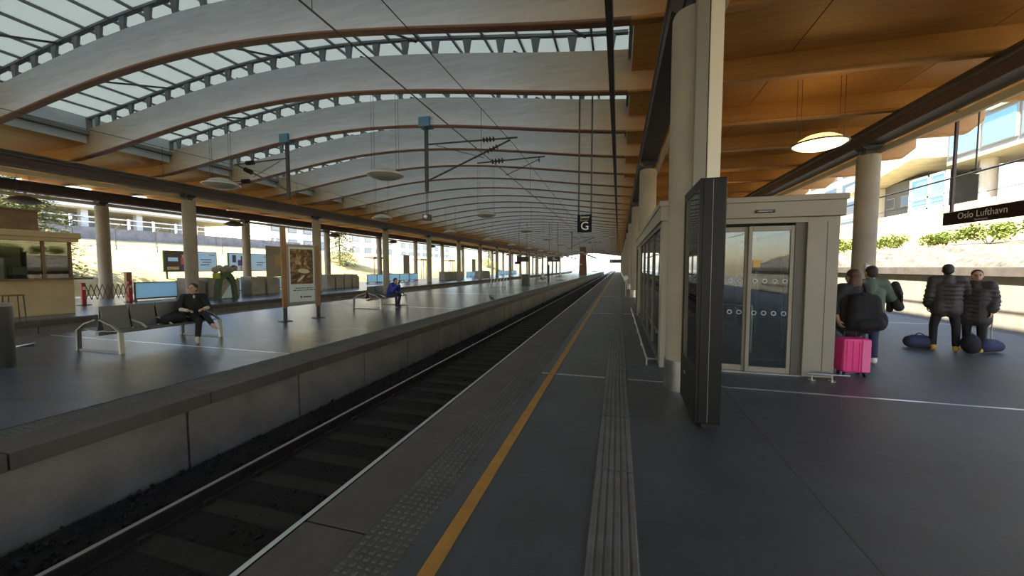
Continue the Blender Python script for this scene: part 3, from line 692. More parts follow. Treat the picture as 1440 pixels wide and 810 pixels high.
# station name sign
t = thing('station_sign', 'dark maroon station name sign with white lettering hung on poles', 'sign', (9.8, 13, 3.2))
obj('board', MB().box(9.77, 9.83, 10.4, 15.17, 3.02, 3.40), 'sign_maroon', t, bevel=.006)
obj('top_edge', MB().box(9.76, 9.84, 10.4, 15.17, 3.40, 3.415), 'white', t)
text('lettering', 'Oslo Lufthavn', .27, (9.765, 13.86, 3.245), (0, -1, 0), (0, 0, 1), 'sign_text', t)
text('small_lettering', 'Gardermoen', .08, (9.765, 13.86, 3.085), (0, -1, 0), (0, 0, 1), 'sign_text', t)
for y in (14.9, 10.8): obj('pole', MB().box(9.77, 9.83, y - .035, y + .035, 3.4, bot(9.8) + .52), 'steel_maroon', t)
t = thing('hanging_rod', 'thin dark rod hanging from the wing ceiling beside the name sign pole', 'rod', (9.2, 13.4, 3.9))
obj('rod', MB().tube((9.2, 13.3, 4.35), (9.2, 13.3, bot(9.2) + .52), .018, n=6), 'steel_dark', t)
obj('foot', MB().box(9.15, 9.25, 13.2, 13.4, 4.31, 4.37), 'steel_dark', t)

# ------------------------------------------------------------ waiting room with sliding doors
FX0, FX1, FY, BYE = .70, 3.22, 6.88, 16.4
w = thing('waiting_room', 'beige clad waiting room with glass sides and flat roof behind the totem', 'building', (2, 10, 0))
obj('roof', MB().box(FX0 - .04, FX1 + .05, FY - .05, BYE, 2.50, 2.80), 'cladding', w, bevel=.012)
obj('roof_edge', MB().box(FX0 - .06, FX1 + .07, FY - .08, BYE + .03, 2.74, 2.83), 'cladding', w, bevel=.01)
obj('header', MB().box(FX0, 2.80, FY, FY + .30, 2.42, 2.50), 'cladding', w)
obj('front_pier', MB().box(2.80, FX1, FY, FY + .45, 0.0, 2.5), 'cladding', w, bevel=.01)
obj('pier_joint', MB().box(3.055, 3.065, FY - .003, FY + .01, 0.1, 2.42), 'cladding_dark', w)
obj('door_jamb', MB().box(2.66, 2.80, FY + .05, FY + .35, 0, 2.42), 'cladding_dark', w)
obj('front_pier', MB().box(FX0, FX0 + .16, FY, FY + .3, 0, 2.42), 'cladding', w, bevel=.008)
obj('front_glass', MB().box(FX0 + .16, 1.40, FY + .1, FY + .12, .1, 2.42), 'glass', w)
obj('threshold', MB().box(FX0, 2.8, FY, FY + .3, 0, .012), 'steel', w)
obj('sensor', MB().box(2.06, 2.33, FY - .085, FY - .045, 2.575, 2.62), 'black', w, bevel=.008)
obj('sensor_led', MB().box(2.10, 2.29, FY - .09, FY - .084, 2.588, 2.603), 'frame_grey', w)
def leaf(xa, xb, y):
    d = obj('door', MB().box(xa, xa + .055, y, y + .05, .012, 2.38).box(xb - .055, xb, y, y + .05, .012, 2.38).box(xa + .055, xb - .055, y, y + .05, 2.30, 2.38).box(xa + .055, xb - .055, y, y + .05, .012, .10), 'cladding', w, bevel=.006)
    obj('pane', MB().box(xa + .055, xb - .055, y + .02, y + .03, .10, 2.30), 'glass', d)
    k = 0
    for z in (.98, 1.50):
        for i in range(4):
            xx = xa + .11 + i * (xb - xa - .22) / 3; n = 14
            m = MB()
            for a in range(n):
                q0, q1 = 2 * PI * a / n, 2 * PI * (a + 1) / n
                m.bar((xx + .032 * math.cos(q0), y + .015, z + .032 * math.sin(q0)), (xx + .032 * math.cos(q1), y + .015, z + .032 * math.sin(q1)), .006, .010)
            obj('sticker', m, 'white', d)
leaf(1.40, 2.04, FY + .12); leaf(2.02, 2.66, FY + .06)
obj('notice', MB().box(2.09, 2.20, FY + .072, FY + .076, 1.72, 1.84), 'sign_gold', w)
# glazed side towards the track
obj('sill', MB().box(FX0, FX0 + .08, FY + .3, BYE, 0, .12), 'cladding_dark', w)
obj('top_rail', MB().box(FX0, FX0 + .08, FY + .3, BYE, 2.42, 2.5), 'cladding_dark', w)
NS = 6; ln = (BYE - FY - .3) / NS
for i in range(NS):
    y = FY + .3 + ln * i
    obj('mullion', MB().box(FX0, FX0 + .07, y + ln - .07, y + ln, .12, 2.42), 'cladding_dark', w)
    obj('pane', MB().box(FX0 + .03, FX0 + .04, y, y + ln - .07, .12, 2.42), 'glass', w)
    obj('mullion', MB().box(FX1 - .07, FX1, y + ln - .07, y + ln, .12, 2.42), 'cladding_dark', w)
    obj('pane', MB().box(FX1 - .04, FX1 - .03, y + (.15 if i == 0 else 0), y + ln - .07, .12, 2.42), 'glass', w)
obj('sill', MB().box(FX1 - .08, FX1, FY + .45, BYE, 0, .12), 'cladding_dark', w)
obj('top_rail', MB().box(FX1 - .08, FX1, FY + .45, BYE, 2.42, 2.5), 'cladding_dark', w)
obj('end_wall', MB().box(FX0, FX1, BYE - .1, BYE, 0, 2.5), 'cladding_dark', w)
obj('inner_rail', MB().path([(1.6, 8.6, .95), (2.6, 8.6, .95)], .02).path([(1.6, 8.6, 0), (1.6, 8.6, .95)], .02).path([(2.6, 8.6, 0), (2.6, 8.6, .95)], .02), 'steel', w)
obj('inner_sign', MB().box(2.3, 2.62, 8.4, 8.44, 1.95, 2.2), 'steel_dark', w)
t = thing('bumper_rail', 'low steel bumper rail on the floor in front of the right vestibule pier', 'rail', (3.05, 6.72, 0))
obj('bar', MB().tube((2.80, 6.70, .10), (3.34, 6.70, .10), .014, n=8), 'steel', t, smooth=True)
for x in (2.86, 3.12): obj('foot', MB().tube((x, 6.70, 0), (x, 6.70, .10), .013, n=8).lathe([(.05, 0), (.05, .012)], (x, 6.70, 0), 12), 'steel', t)
t = thing('bumper_rail', 'long low steel rail on the floor along the glass side of the waiting room', 'rail', (.5, 11, 0))
obj('bar', MB().path([(.68, 6.98, .11), (.50, 6.98, .11), (.50, 15.6, .11)], .018), 'steel', t)
for i in range(6): obj('foot', MB().tube((.5, 7.0 + 1.7 * i, 0), (.5, 7.0 + 1.7 * i, .11), .014, n=8), 'steel', t)
t = thing('post_sign', 'small round white sign on a thin post beside the track row of columns', 'sign', (.42, 23.5, 0))
obj('post', MB().tube((.42, 23.5, 0), (.42, 23.5, 1.0), .03, n=8), 'galv', t); obj('disc', MB().tube((.42, 23.45, 1.1), (.42, 23.49, 1.1), .14, n=18), 'white', t)

# ------------------------------------------------------------ display totem
t = thing('display_totem', 'tall black display totem with glazed timetable face beside the column', 'totem', (.93, 4.8, 0))
TX0, TX1, TY0, TY1 = .80, 1.05, 4.32, 5.30
obj('body', MB().box(TX0 + .03, TX1, TY0, TY1, .06, 2.64), 'black_frame', t, bevel=.012)
obj('plinth', MB().box(TX0 + .08, TX1 - .03, TY0 + .05, TY1 - .05, 0, .06), 'black', t)
m = MB().box(TX0, TX0 + .03, TY0, TY0 + .06, .06, 2.64).box(TX0, TX0 + .03, TY1 - .06, TY1, .06, 2.64).box(TX0, TX0 + .03, TY0 + .06, TY1 - .06, 2.54, 2.64).box(TX0, TX0 + .03, TY0 + .06, TY1 - .06, .06, .62)
obj('face_frame', m, 'black_frame', t, bevel=.004)
obj('sheet', MB().box(TX0 + .024, TX0 + .029, TY0 + .06, TY1 - .06, .62, 2.54), 'print_grey', t)
obj('glass', MB().box(TX0 + .008, TX0 + .014, TY0 + .06, TY1 - .06, .62, 2.54), 'glass', t)
obj('notice', MB().box(TX0 + .02, TX0 + .024, TY0 + .10, TY0 + .52, 1.28, 1.60), 'paper', t)
obj('map_sheet', MB().box(TX0 + .02, TX0 + .024, TY0 + .12, TY1 - .12, .68, 1.18), 'paper', t)
for z0, z1 in ((1.38, 1.50), (.98, 1.12), (.74, .90)): obj('print_block', MB().box(TX0 + .018, TX0 + .02, TY0 + .16, TY0 + .46, z0, z1), 'print_dark', t)
obj('side_groove', MB().box(TX0 + .12, TX0 + .124, TY0 - .002, TY0 + .01, .08, 2.62), 'frame_grey', t)
obj('maker_plate', MB().box(TX0 - .003, TX0, TY0 + .62, TY0 + .72, .42, .45), 'steel', t)
obj('bracket', MB().box(TX0 + .08, TX0 + .12, TY1, TY1 + .05, 2.44, 2.47), 'black', t)

# ------------------------------------------------------------ sector sign
t = thing('sector_sign', 'navy hanging sector sign with a large white letter on two rods', 'sign', (-.975, 11.2, 2.75))
obj('board', MB().box(-1.18, -.77, 11.18, 11.23, 2.74, 3.25), 'sign_navy', t, bevel=.008)
text('letter', 'G', .34, (-.965, 11.177, 2.91), (1, 0, 0), (0, 0, 1), 'sign_text', t)
text('word', 'Sektor', .10, (-1.10, 11.177, 3.175), (1, 0, 0), (0, 0, 1), 'sign_text', t, 'LEFT'); text('word', 'Sector', .09, (-1.10, 11.177, 3.085), (1, 0, 0), (0, 0, 1), 'sign_gold', t, 'LEFT')
for x in (-1.145, -.79): obj('rod', MB().box(x - .022, x + .022, 11.185, 11.225, 3.25, g_(x) + .01), 'steel_dark', t)

# ------------------------------------------------------------ hanging displays, far furniture of the island platform
def display(x, y, label, tail):
    t = thing('departure_display', label, 'display', (x, y, 2.4))
    obj('case', MB().box(x - .75, x + .75, y, y + .18, 2.40, 3.02), 'black', t, bevel=.01)
    for q in (-.5, .5): obj('rod', MB().tube((x + q, y + .09, 3.02), (x + q, y + .09, g_(x + q) + .01), .025, n=6), 'steel_dark', t)
    if tail: obj('tail_board', MB().box(x - 1.0, x - .35, y + .05, y + .12, 2.12, 2.40), 'sign_maroon', t)
    else:
        for k in range(2): obj('line', MB().box(x - .1, x + .5 - .3 * k, y - .004, y, 2.62 + .18 * k, 2.70 + .18 * k), 'white', t)
display(-11.1, 44, 'black hanging departure display with a maroon board below', True); display(-7.5, 44.6, 'black hanging departure display with white lines', False)
t = thing('arrow_sign', 'small purple hanging sign over the platform near the far end', 'sign', (.2, 62, 2.4)); obj('board', MB().box(-1.4, .45, 62, 62.08, 2.42, 2.95), 'print_purple', t)
obj('mark', MB().box(-1.2, -1.0, 61.99, 62.0, 2.58, 2.8), 'white', t)
for q in (-1.1, .1): obj('rod', MB().tube((q, 62.04, 2.95), (q, 62.04, bot(q) + (.5 if q > GX1 else 1.5)), .02, n=6), 'steel_dark', t)
t = thing('litter_bin', 'square grey litter bin beyond the slanted white rack', 'bin', (-9.0, 36.9, 0))
obj('body', MB().box(-9.35, -8.65, 36.6, 37.2, .03, .98), 'bin_grey', t, bevel=.03); obj('lid', MB().box(-9.38, -8.62, 36.57, 37.23, .98, 1.03), 'black', t); obj('foot', MB().box(-9.42, -8.58, 36.55, 37.25, 0, .03), 'black', t)
t = thing('information_post', 'slim black post on the island platform beyond the litter bin', 'post', (-8.6, 47.5, 0))
obj('post', MB().box(-8.72, -8.48, 47.45, 47.6, 0, 2.05), 'black', t, bevel=.01); obj('foot', MB().box(-8.8, -8.4, 47.35, 47.7, 0, .03), 'steel_dark', t)
t = thing('slanted_rack', 'row of slanted white bars standing on the island platform', 'rack', (-10.1, 31.5, 0))
for k in range(6):
    x = -10.75 + .2 * k; obj('bar', MB().bar((x, 30.9 + .25 * k, 0), (x + .18, 30.95 + .25 * k, .78), .05, .03), 'white', t)
obj('foot_rail', MB().bar((-10.8, 30.88, .03), (-9.65, 32.2, .03), .04, .04), 'galv', t)
t = thing('brown_pillar', 'wide tapered brown pillar near the far end of the track', 'pillar', (-9.0, 100, 0))
obj('body', MB().hexa([(-9 + a * w_, 100 + b * w_, z) for z, w_ in ((0, .95), (b_(-9) - .02, .72)) for a, b in ((-1, -1), (1, -1), (1, 1), (-1, 1))]), 'rust', t, bevel=.03)
obj('band', MB().box(-9.85, -8.15, 99.15, 100.85, 4.6, 4.75), 'kiosk_brown', t); obj('plate', MB().box(-9.6, -9.2, 99.04, 99.12, 2.4, 2.6), 'white', t)

# ------------------------------------------------------------ benches
def bench(x, y, label):
    t = thing('platform_bench', label, 'bench', (x, y, 0)); L = 2.0
    for yy in (y + .03, y + L - .03):
        for s in (-1, 1):
            lg = obj('leg', MB().hexa([(x + s * (.64 + o + q * .028), yy + b * .035, z) for z, o in ((0, .02), (.43, 0)) for q, b in ((-1, -1), (1, -1), (1, 1), (-1, 1))]), 'bench_leg' if s > 0 else 'bench_grey', t)
            obj('arm_rail', MB().bar((x + s * .66, yy, .42), (x + s * .42, yy, .56), .05, .03).bar((x + s * .43, yy, .555), (x + s * .06, yy, .66), .05, .03), 'bench_grey', t)
        obj('floor_bar', MB().box(x - .62, x + .62, yy - .02, yy + .02, .0, .03), 'bench_grey', t)
    obj('beam', MB().box(x - .05, x + .05, y, y + L, .33, .40), 'bench_grey', t)
    for s in (-1, 1):
        for k in range(4):
            ya, yb = y + .06 + .475 * k, y + .06 + .475 * k + .44
            pts = [(.60, .445), (.55, .455), (.30, .43), (.16, .425), (.11, .45), (.05, .70), (.025, .92)]
            P = pts + [(a + (.02 if b < .47 else .0), b - .018) if b < .47 else (a - .018, b) for a, b in reversed(pts)]
            m = MB(); n = len(pts)
            vs = []
            for yy in (ya, yb):
                for a, b in pts: vs.append((x + s * a, yy, b))
                for a, b in pts: vs.append((x + s * (a - (.016 if b > .47 else 0)), yy, b - (.018 if b < .47 else .0)))
            fs = []; N = 2 * n
            for i in range(n - 1):
                fs += [(i, i + 1, N + i + 1, N + i), (n + i, N + n + i, N + n + i + 1, n + i + 1), (i, n + i, n + i + 1, i + 1), (N + i, N + i + 1, N + n + i + 1, N + n + i)]
            fs += [(0, N, N + n, n), (n - 1, 2 * n - 1, N + 2 * n - 1, N + n - 1)]
            obj('seat', m.add(vs, fs), 'bench_grey', t)
    for k in range(1, 4):
        yy = y + .0475 + .475 * k
        for s in (-1, 1): obj('armrest', MB().bar((x + s * .07, yy, .60), (x + s * .40, yy, .53), .035, .02).bar((x + s * .40, yy, .53), (x + s * .55, yy, .45), .035, .02), 'bench_leg', t)
    return t
BX = -10.15
b1 = bench(BX, 5.0, 'grey double-sided perforated metal bench carrying the woman in black')
dup(b1, (.15, 8.3, 0), 'grey double-sided metal bench under the person in the blue jacket')
dup(b1, (2.0, 35.5, 0), 'empty grey metal bench beyond the litter bin')
dup(b1, (2.6, 44.5, 0), 'empty grey metal bench between the information post and the far end')

# litter bin near the left bench
t = thing('litter_bin', 'dark grey litter bin with round opening and white stickers', 'bin', (-10.34, 3.66, 0))
bx, by = -10.34, 3.66
obj('body', MB().lathe([(.30, 0), (.32, .05), (.32, 1.0), (.31, 1.06)], (bx, by, 0), 32), 'bin_grey', t, smooth=True)
obj('rim', MB().lathe([(.325, 1.05), (.325, 1.09), (.30, 1.10)], (bx, by, 0), 32), 'galv', t, smooth=True)
dv = Vector((.86, -.51, 0)); pd = Vector((.51, .86, 0)); c_ = Vector((bx, by, .83)) + dv * .312
obj('opening', MB().tube(c_ - dv * .02, c_ + dv * .015, .13, n=24), 'black', t)
obj('opening_rim', MB().path([c_ + dv * .012 + pd * (.135 * math.cos(a)) + Vector((0, 0, .135 * math.sin(a))) for a in [2 * PI * i / 20 for i in range(21)]], .008, n=5), 'steel_dark', t)
for q, z0, z1 in ((-.06, .42, .52), (.09, .44, .64)):
    e = Vector((bx, by, 0)) + dv * .322 + pd * q; obj('sticker', MB().obox((e.x, e.y, (z0 + z1) / 2), (.008, .085, z1 - z0), math.atan2(dv.y, dv.x)), 'white', t)
t = thing('paper_sheet', 'crumpled white paper lying on the island platform near the litter bin', 'paper', (-12.5, 4.95, 0))
obj('sheet', MB().add([(-12.66, 4.86, .003), (-12.42, 4.80, .003), (-12.35, 5.06, .06), (-12.60, 5.14, .02), (-12.66, 4.86, .008), (-12.42, 4.80, .008), (-12.35, 5.06, .065), (-12.60, 5.14, .025)], [(3, 2, 1, 0), (4, 5, 6, 7), (0, 1, 5, 4), (1, 2, 6, 5), (2, 3, 7, 6), (3, 0, 4, 7)]), 'white', t)

# ------------------------------------------------------------ poster stand
A = Vector((-10.2, 9.53, 0)); B = Vector((-9.83, 10.51, 0)); dr = (B - A).normalized(); nr = Vector((dr.y, -dr.x, 0)); ang = math.atan2(dr.y, dr.x)
t = thing('poster_stand', 'wooden post poster stand with a brown painting poster on the island platform', 'poster stand', tuple((A + B) / 2))
def ps(name, u0, u1, z0, z1, dpth, thick, mt, **k):
    c = A + dr * ((u0 + u1) / 2) + nr * dpth
    return obj(name, MB().obox((c.x, c.y, (z0 + z1) / 2), (abs(u1 - u0), thick, z1 - z0), ang), mt, t, **k)
LN = (B - A).length
ps('post', -.07, .07, .42, 3.0, 0, .10, 'poster_wood', bevel=.008); ps('post', LN - .07, LN + .07, .42, 2.46, 0, .10, 'poster_wood', bevel=.008)
ps('post_foot', -.05, .05, 0, .42, 0, .06, 'steel_dark'); ps('post_foot', LN - .05, LN + .05, 0, .42, 0, .06, 'steel_dark')
ps('foot_plate', -.16, .16, 0, .015, 0, .3, 'steel_dark'); ps('foot_plate', LN - .16, LN + .16, 0, .015, 0, .3, 'steel_dark')
ps('case', .07, LN - .07, .50, 2.46, 0, .10, 'frame_grey', bevel=.01)
ps('paper', .13, LN - .13, .60, 2.38, .055, .008, 'paper')
def painting():
    m = mat('print_painting', (.2, .1, .05), .6, nscale=4.2); n = m.node_tree; b = n.nodes['Principled BSDF']
    ramp = b.inputs['Base Color'].links[0].from_node; tx = ramp.inputs[0].links[0].from_node; tx.inputs['Distortion'].default_value = 1.6; tx.inputs['Detail'].default_value = 5
    e = ramp.color_ramp.elements; e[0].position = .36; e[0].color = (.035, .018, .01, 1); e[1].position = .70; e[1].color = (.58, .42, .24, 1)
    q = ramp.color_ramp.elements.new(.48); q.color = (.15, .075, .03, 1); q = ramp.color_ramp.elements.new(.58); q.color = (.30, .18, .08, 1)
painting()
ps('picture', .17, LN - .17, 1.18, 2.31, .0595, .003, 'print_painting')
def blob2(u, z, ru, rz, mt, d, n=14, rot=0):
    c = A + dr * u + nr * d; vs = [];
    for i in range(n):
        a = 2 * PI * i / n; p, q = ru * math.cos(a), rz * math.sin(a); p, q = p * math.cos(rot) - q * math.sin(rot), p * math.sin(rot) + q * math.cos(rot)
        vs.append(c + dr * p + Vector((0, 0, z + q)))
    m = MB(); m.add([v for v in vs] + [v + nr * .002 for v in vs], [tuple(range(n)), tuple(range(n, 2 * n))] + [(i, (i + 1) % n, n + (i + 1) % n, n + i) for i in range(n)])
    obj('print_patch', m, mt, t)
for u, z, ru, rz, mt, ro in [(.36, 1.44, .14, .07, 'print_dark', .5), (.58, 1.60, .19, .075, 'print_cream', -.12), (.49, 1.36, .15, .035, 'print_cream', .75), (.44, 1.86, .05, .06, 'print_tan', 0), (.62, 1.84, .04, .05, 'print_tan', .3)]:
    blob2(u, z, ru, rz, mt, .0612, rot=ro)
for z, a, b in ((1.045, .30, .88), (.975, .24, .92)):
    u = a
    while u < b:
        l = random.uniform(.05, .11); ps('print_line', u, min(u + l, b), z - .014, z + .014, .060, .002, 'text_dark'); u += l + .02
ps('logo_mark', .45, .50, .72, .80, .060, .002, 'text_dark'); ps('logo_line', .54, .80, .735, .775, .060, .002, 'text_dark')

# ------------------------------------------------------------ far platform furniture
k = thing('kiosk', 'tan kiosk with glass front, dark counter and brown sign band on the far platform', 'kiosk', (-21.5, 6.5, 0))
KX, KY0, KY1 = -19.8, 2.2, 9.2
obj('base', MB().box(-23, KX, KY0, KY1, 0, 1.27), 'kiosk_tan', k, bevel=.02)
obj('counter', MB().box(-23, KX + .22, KY0, KY1 + .45, 1.27, 1.33), 'kiosk_brown', k)
obj('back_wall', MB().box(-23, -22.9, KY0, KY1, 1.33, 2.7), 'kiosk_tan', k); obj('end_wall', MB().box(-23, KX, KY0, KY0 + .1, 1.33, 2.7), 'kiosk_tan', k)
for y in (KY1 - .06, KY1 - .75, KY1 - 2.6, KY1 - 4.4): obj('mullion', MB().box(KX - .07, KX, y - .04, y + .04, 1.33, 2.66), 'kiosk_brown', k)
for ya_, yb_ in ((KY1 - .71, KY1 - .10), (KY1 - 2.56, KY1 - .79), (KY1 - 4.36, KY1 - 2.64), (KY0 + .1, KY1 - 4.44)): obj('pane', MB().box(KX - .04, KX - .03, ya_, yb_, 1.33, 2.66), 'glass', k)
obj('end_pane', MB().box(-22.9, KX - .07, KY1 - .06, KY1 - .05, 1.33, 2.66), 'glass', k)
obj('mullion', MB().box(-21.4, -21.3, KY1 - .1, KY1, 1.33, 2.66), 'kiosk_brown', k)
obj('roof', MB().box(-23.2, KX + .2, KY0, KY1 + .1, 2.66, 2.78), 'kiosk_tan', k); obj('roof_edge', MB().box(-23.2, KX + .25, KY0, KY1 + .15, 2.78, 3.0), 'kiosk_tan', k, bevel=.03)
obj('sign_band', MB().box(-22.6, -20.2, KY0, 8.55, 3.0, 3.72), 'kiosk_brown', k, bevel=.01); obj('sign_cap', MB().box(-22.65, -20.15, KY0, 8.62, 3.72, 3.78), 'kiosk_brown', k)
obj('shelf', MB().box(-22.9, -22.4, 3, 8.2, 1.9, 1.94), 'galv', k)
obj('till', MB().box(-20.25, -19.95, 7.75, 8.35, 1.33, 1.46), 'black', k, bevel=.02); obj('till_screen', MB().obox((-20.1, 8.3, 1.62), (.05, .25, .3), .3), 'black', k)
obj('menu_panel', MB().box(-20.0, -19.96, 6.4, 7.15, 1.42, 2.1), 'screen_blue', k); obj('menu_bar', MB().box(-19.965, -19.95, 6.4, 7.15, 1.62, 1.65), 'text_dark', k)
for i, y in enumerate((7.2, 7.9, 8.5)): obj('cabinet', MB().box(-22.4, -21.9, y, y + .5, 1.33, 1.75 + .1 * (i % 2)), 'plaster_white', k, bevel=.01)
t = thing('bar_stool', 'dark metal stool standing in front of the kiosk counter', 'stool', (-19.2, 7.45, 0))
for a, b in ((-1, -1), (1, -1), (1, 1), (-1, 1)): obj('leg', MB().tube((-19.2 + a * .18, 7.45 + b * .18, 0), (-19.2 + a * .16, 7.45 + b * .16, .78), .016, n=6), 'steel_dark', t)
obj('seat', MB().box(-19.39, -19.01, 7.26, 7.64, .78, .82), 'kiosk_brown', t)

def lattice(x, ya, yb, label):
    t = thing('lattice_barrier', label, 'barrier', (x, (ya + yb) / 2, 0))
    for y in (ya, yb):
        obj('end_post', MB().box(x - .06, x + .06, y - .07, y + .07, .03, 1.02), 'red', t, bevel=.01); obj('foot', MB().lathe([(.26, 0), (.24, .03)], (x, y, 0), 16), 'black', t)
        obj('reflector', MB().box(x + .06, x + .066, y - .05, y + .05, .70, .84), 'white', t)
    n = 8; d = (yb - ya - .14) / n
    for i in range(n):
        y = ya + .07 + d * i
        obj('slat', MB().bar((x, y, .22), (x, y + d, .92), .012, .03), 'kiosk_brown', t); obj('slat', MB().bar((x + .014, y, .92), (x + .014, y + d, .22), .012, .03), 'kiosk_brown', t)
lattice(-23.4, 11.15, 12.85, 'red lattice barrier with two posts between the kiosk and the pale screen')
def screen(x, ya, yb, label, z=.95):
    t = thing('screen_panel', label, 'screen', (x, (ya + yb) / 2, 0))
    n = max(1, round((yb - ya) / 2.2)); d = (yb - ya) / n
    for i in range(n):
        a = ya + d * i; obj('frame', MB().box(x - .03, x + .03, a, a + d, .05, .12).box(x - .03, x + .03, a, a + d, z - .05, z).box(x - .03, x + .03, a, a + .05, .12, z - .05).box(x - .03, x + .03, a + d - .05, a + d, .12, z - .05), 'steel_dark', t)
        obj('pane', MB().box(x - .012, x + .012, a + .05, a + d - .05, .12, z - .05), 'screen_glass', t)
    for i in range(n + 1): obj('foot', MB().box(x - .15, x + .15, ya + d * i - .03, ya + d * i + .03, 0, .05), 'steel_dark', t)
screen(-24.0, 13.35, 15.35, 'pale blue screen panel with dark frame behind the near bench backrest')
screen(-25.8, 20.2, 24.6, 'pale blue screen panels behind the poster stand')
screen(-25.9, 34.6, 38.0, 'pale blue screen panels between the red rail and a column')
screen(-25.9, 38.6, 45.2, 'long pale blue screen panels behind the person in the blue jacket')
screen(-25.9, 55.0, 60.0, 'short pale blue screen far along the platform, beyond two rows of slabs')
screen(-25.9, 62.0, 72.0, 'long distant pale blue screen far along the platform')
screen(-25.9, 80.0, 96.0, 'farthest pale blue screen towards the end of the far platform')
t = thing('timber_post', 'short brown timber post at the end of the pale screen', 'post', (-24, 13.2, 0)); obj('post', MB().box(-24.1, -23.9, 13.02, 13.24, 0, 1.45), 'poster_wood', t, bevel=.01); obj('cap', MB().box(-24.12, -23.88, 13.0, 13.26, 1.45, 1.48), 'kiosk_brown', t)
def slabs(x, ya, n, label, d=.95):
    t = thing('concrete_seat_row', label, 'seat blocks', (x, ya, 0))
    for i in range(n):
        y = ya + d * i
        P = [(y, 0), (y + d * .86, 0), (y + d * .86, .92), (y + d * .70, .99), (y + d * .45, 1.06), (y + d * .2, 1.10), (y, 1.12)]
        obj('block', MB().prism([(a, b) for a, b in P], 0, x - .45, x + .45), 'concrete_grey', t, bevel=.02)
        obj('cap', MB().hexa([(x + a * .46, yy, z) for z in (0, .03) for a, yy in ((-1, 0), (1, 0), (1, 1), (-1, 1))]) if False else MB().prism([(y, 1.12), (y + d * .2, 1.10), (y + d * .45, 1.06), (y + d * .45, 1.085), (y + d * .2, 1.125), (y, 1.145)], 0, x - .46, x + .46), 'concrete_bright', t)
slabs(-22.9, 14.9, 3, 'three grey concrete slabs with rounded tops between the column and the green arch', 1.0)
slabs(-22.6, 18.3, 2, 'two grey concrete slabs with rounded tops beyond the green arch', 1.1)
slabs(-22.8, 24.9, 4, 'four grey concrete slabs with rounded tops beside the red rail', 1.0)
slabs(-23.0, 46.5, 5, 'row of grey concrete slabs beyond the long pale screen', 1.3)
slabs(-23.0, 60.0, 4, 'distant row of grey concrete slabs around a column', 1.3)
t = thing('red_rail', 'low red barred rail between concrete slabs and pale screens', 'railing', (-26.5, 32, 0))
for z in (.25, .95): obj('rail', MB().box(-26.53, -26.47, 30.0, 33.8, z - .04, z + .04), 'red_dark', t)
for i in range(12): obj('bar', MB().box(-26.52, -26.48, 30.05 + .33 * i, 30.17 + .33 * i, .29, .91), 'red', t)
for y in (30.05, 33.7): obj('leg', MB().box(-26.53, -26.47, y - .04, y + .04, 0, .21), 'red_dark', t)
# green arched stand
t = thing('arched_stand', 'green arched stand with cloud-shaped grey top and pale panel beside the column', 'stand', (-20.5, 15.5, 0)); ax = -20.6; y0_, y1_ = 14.95, 16.05
def arcpts(w_, z_, ym, n=14): return [(ym - w_ * math.cos(PI * i / n), z_ * math.sin(PI * i / n) ** .75) for i in range(n + 1)]
ym = (y0_ + y1_) / 2; o_ = arcpts(.55, 1.5, ym); i_ = arcpts(.36, 1.2, ym)
m = MB()
for a in range(len(o_) - 1):
    q = [o_[a], o_[a + 1], i_[a + 1], i_[a]]; m.hexa([(ax - .15, *p) for p in q] + [(ax + .15, *p) for p in q])
obj('arch', m, 'green_dark', t)
obj('accent', MB().box(ax - .16, ax + .16, y0_ - .02, y0_ + .18, 1.12, 1.42), 'yellow_green', t, bevel=.03)
m = MB(); [m.sphere((ax, ym - .5 + .2 * i, 1.58 + (.1 if i % 2 else .0)), (.15, .19, .17)) for i in range(6)]; obj('cloud_top', m, 'concrete_grey', t, smooth=True)
obj('panel', MB().prism([(y0_ + .24, .05), (y1_ - .24, .05), (y1_ - .30, .75), (ym, 1.1), (y0_ + .30, .75)], 0, ax - .03, ax + .03), 'screen_blue', t)
obj('panel_patch', MB().prism([(y0_ + .24, .05), (y1_ - .32, .80), (ym, 1.1), (y0_ + .30, .75)], 0, ax + .03, ax + .036), 'concrete_grey', t)
def board_sign(x, y, wd, z0, z1, label, paper=True):
    t = thing('notice_board', label, 'notice board', (x, y, 0))
    for q in (.03, wd - .03): obj('post', MB().box(x - .04, x + .04, y + q - .04, y + q + .04, 0, z1), 'green_dark', t)
    obj('case', MB().box(x - .06, x + .06, y, y + wd, z0, z1), 'frame_grey', t, bevel=.01)
    if paper: obj('sheet', MB().box(x + .06, x + .065, y + wd * .45, y + wd * .95, z0 + (z1 - z0) * .35, z0 + (z1 - z0) * .75), 'kiosk_tan', t)
board_sign(-27.2, 23.8, 1.5, .95, 3.45, 'dark notice board with a tan sheet behind the poster stand')
board_sign(-26.4, 42.6, 1.3, .95, 3.3, 'grey notice board standing at the pale screens', False)
board_sign(-26.4, 66.0, 1.6, .95, 3.3, 'small grey notice board far along the platform', False)

# shelters on far platform seen small
for y, lb in ((47.0, 'small dark flat-roofed shelter beyond the grey notice board'), (60.5, 'small dark flat-roofed shelter farther along the bank'), (72, 'tiny dark flat-roofed shelter before the far trees')):
    t = thing('shelter', lb, 'shelter', (-34.6, y, 0), 'shelters by the bank'); obj('roof', MB().box(-35.6, -34.0, y, y + 3.2, 3.0, 3.25), 'steel_maroon', t)
    for q in (.2, 1.1, 2.0, 3.0): obj('post', MB().box(-34.15, -34.05, y + q - .05, y + q + .05, -1.15, 3.0), 'steel_maroon', t)

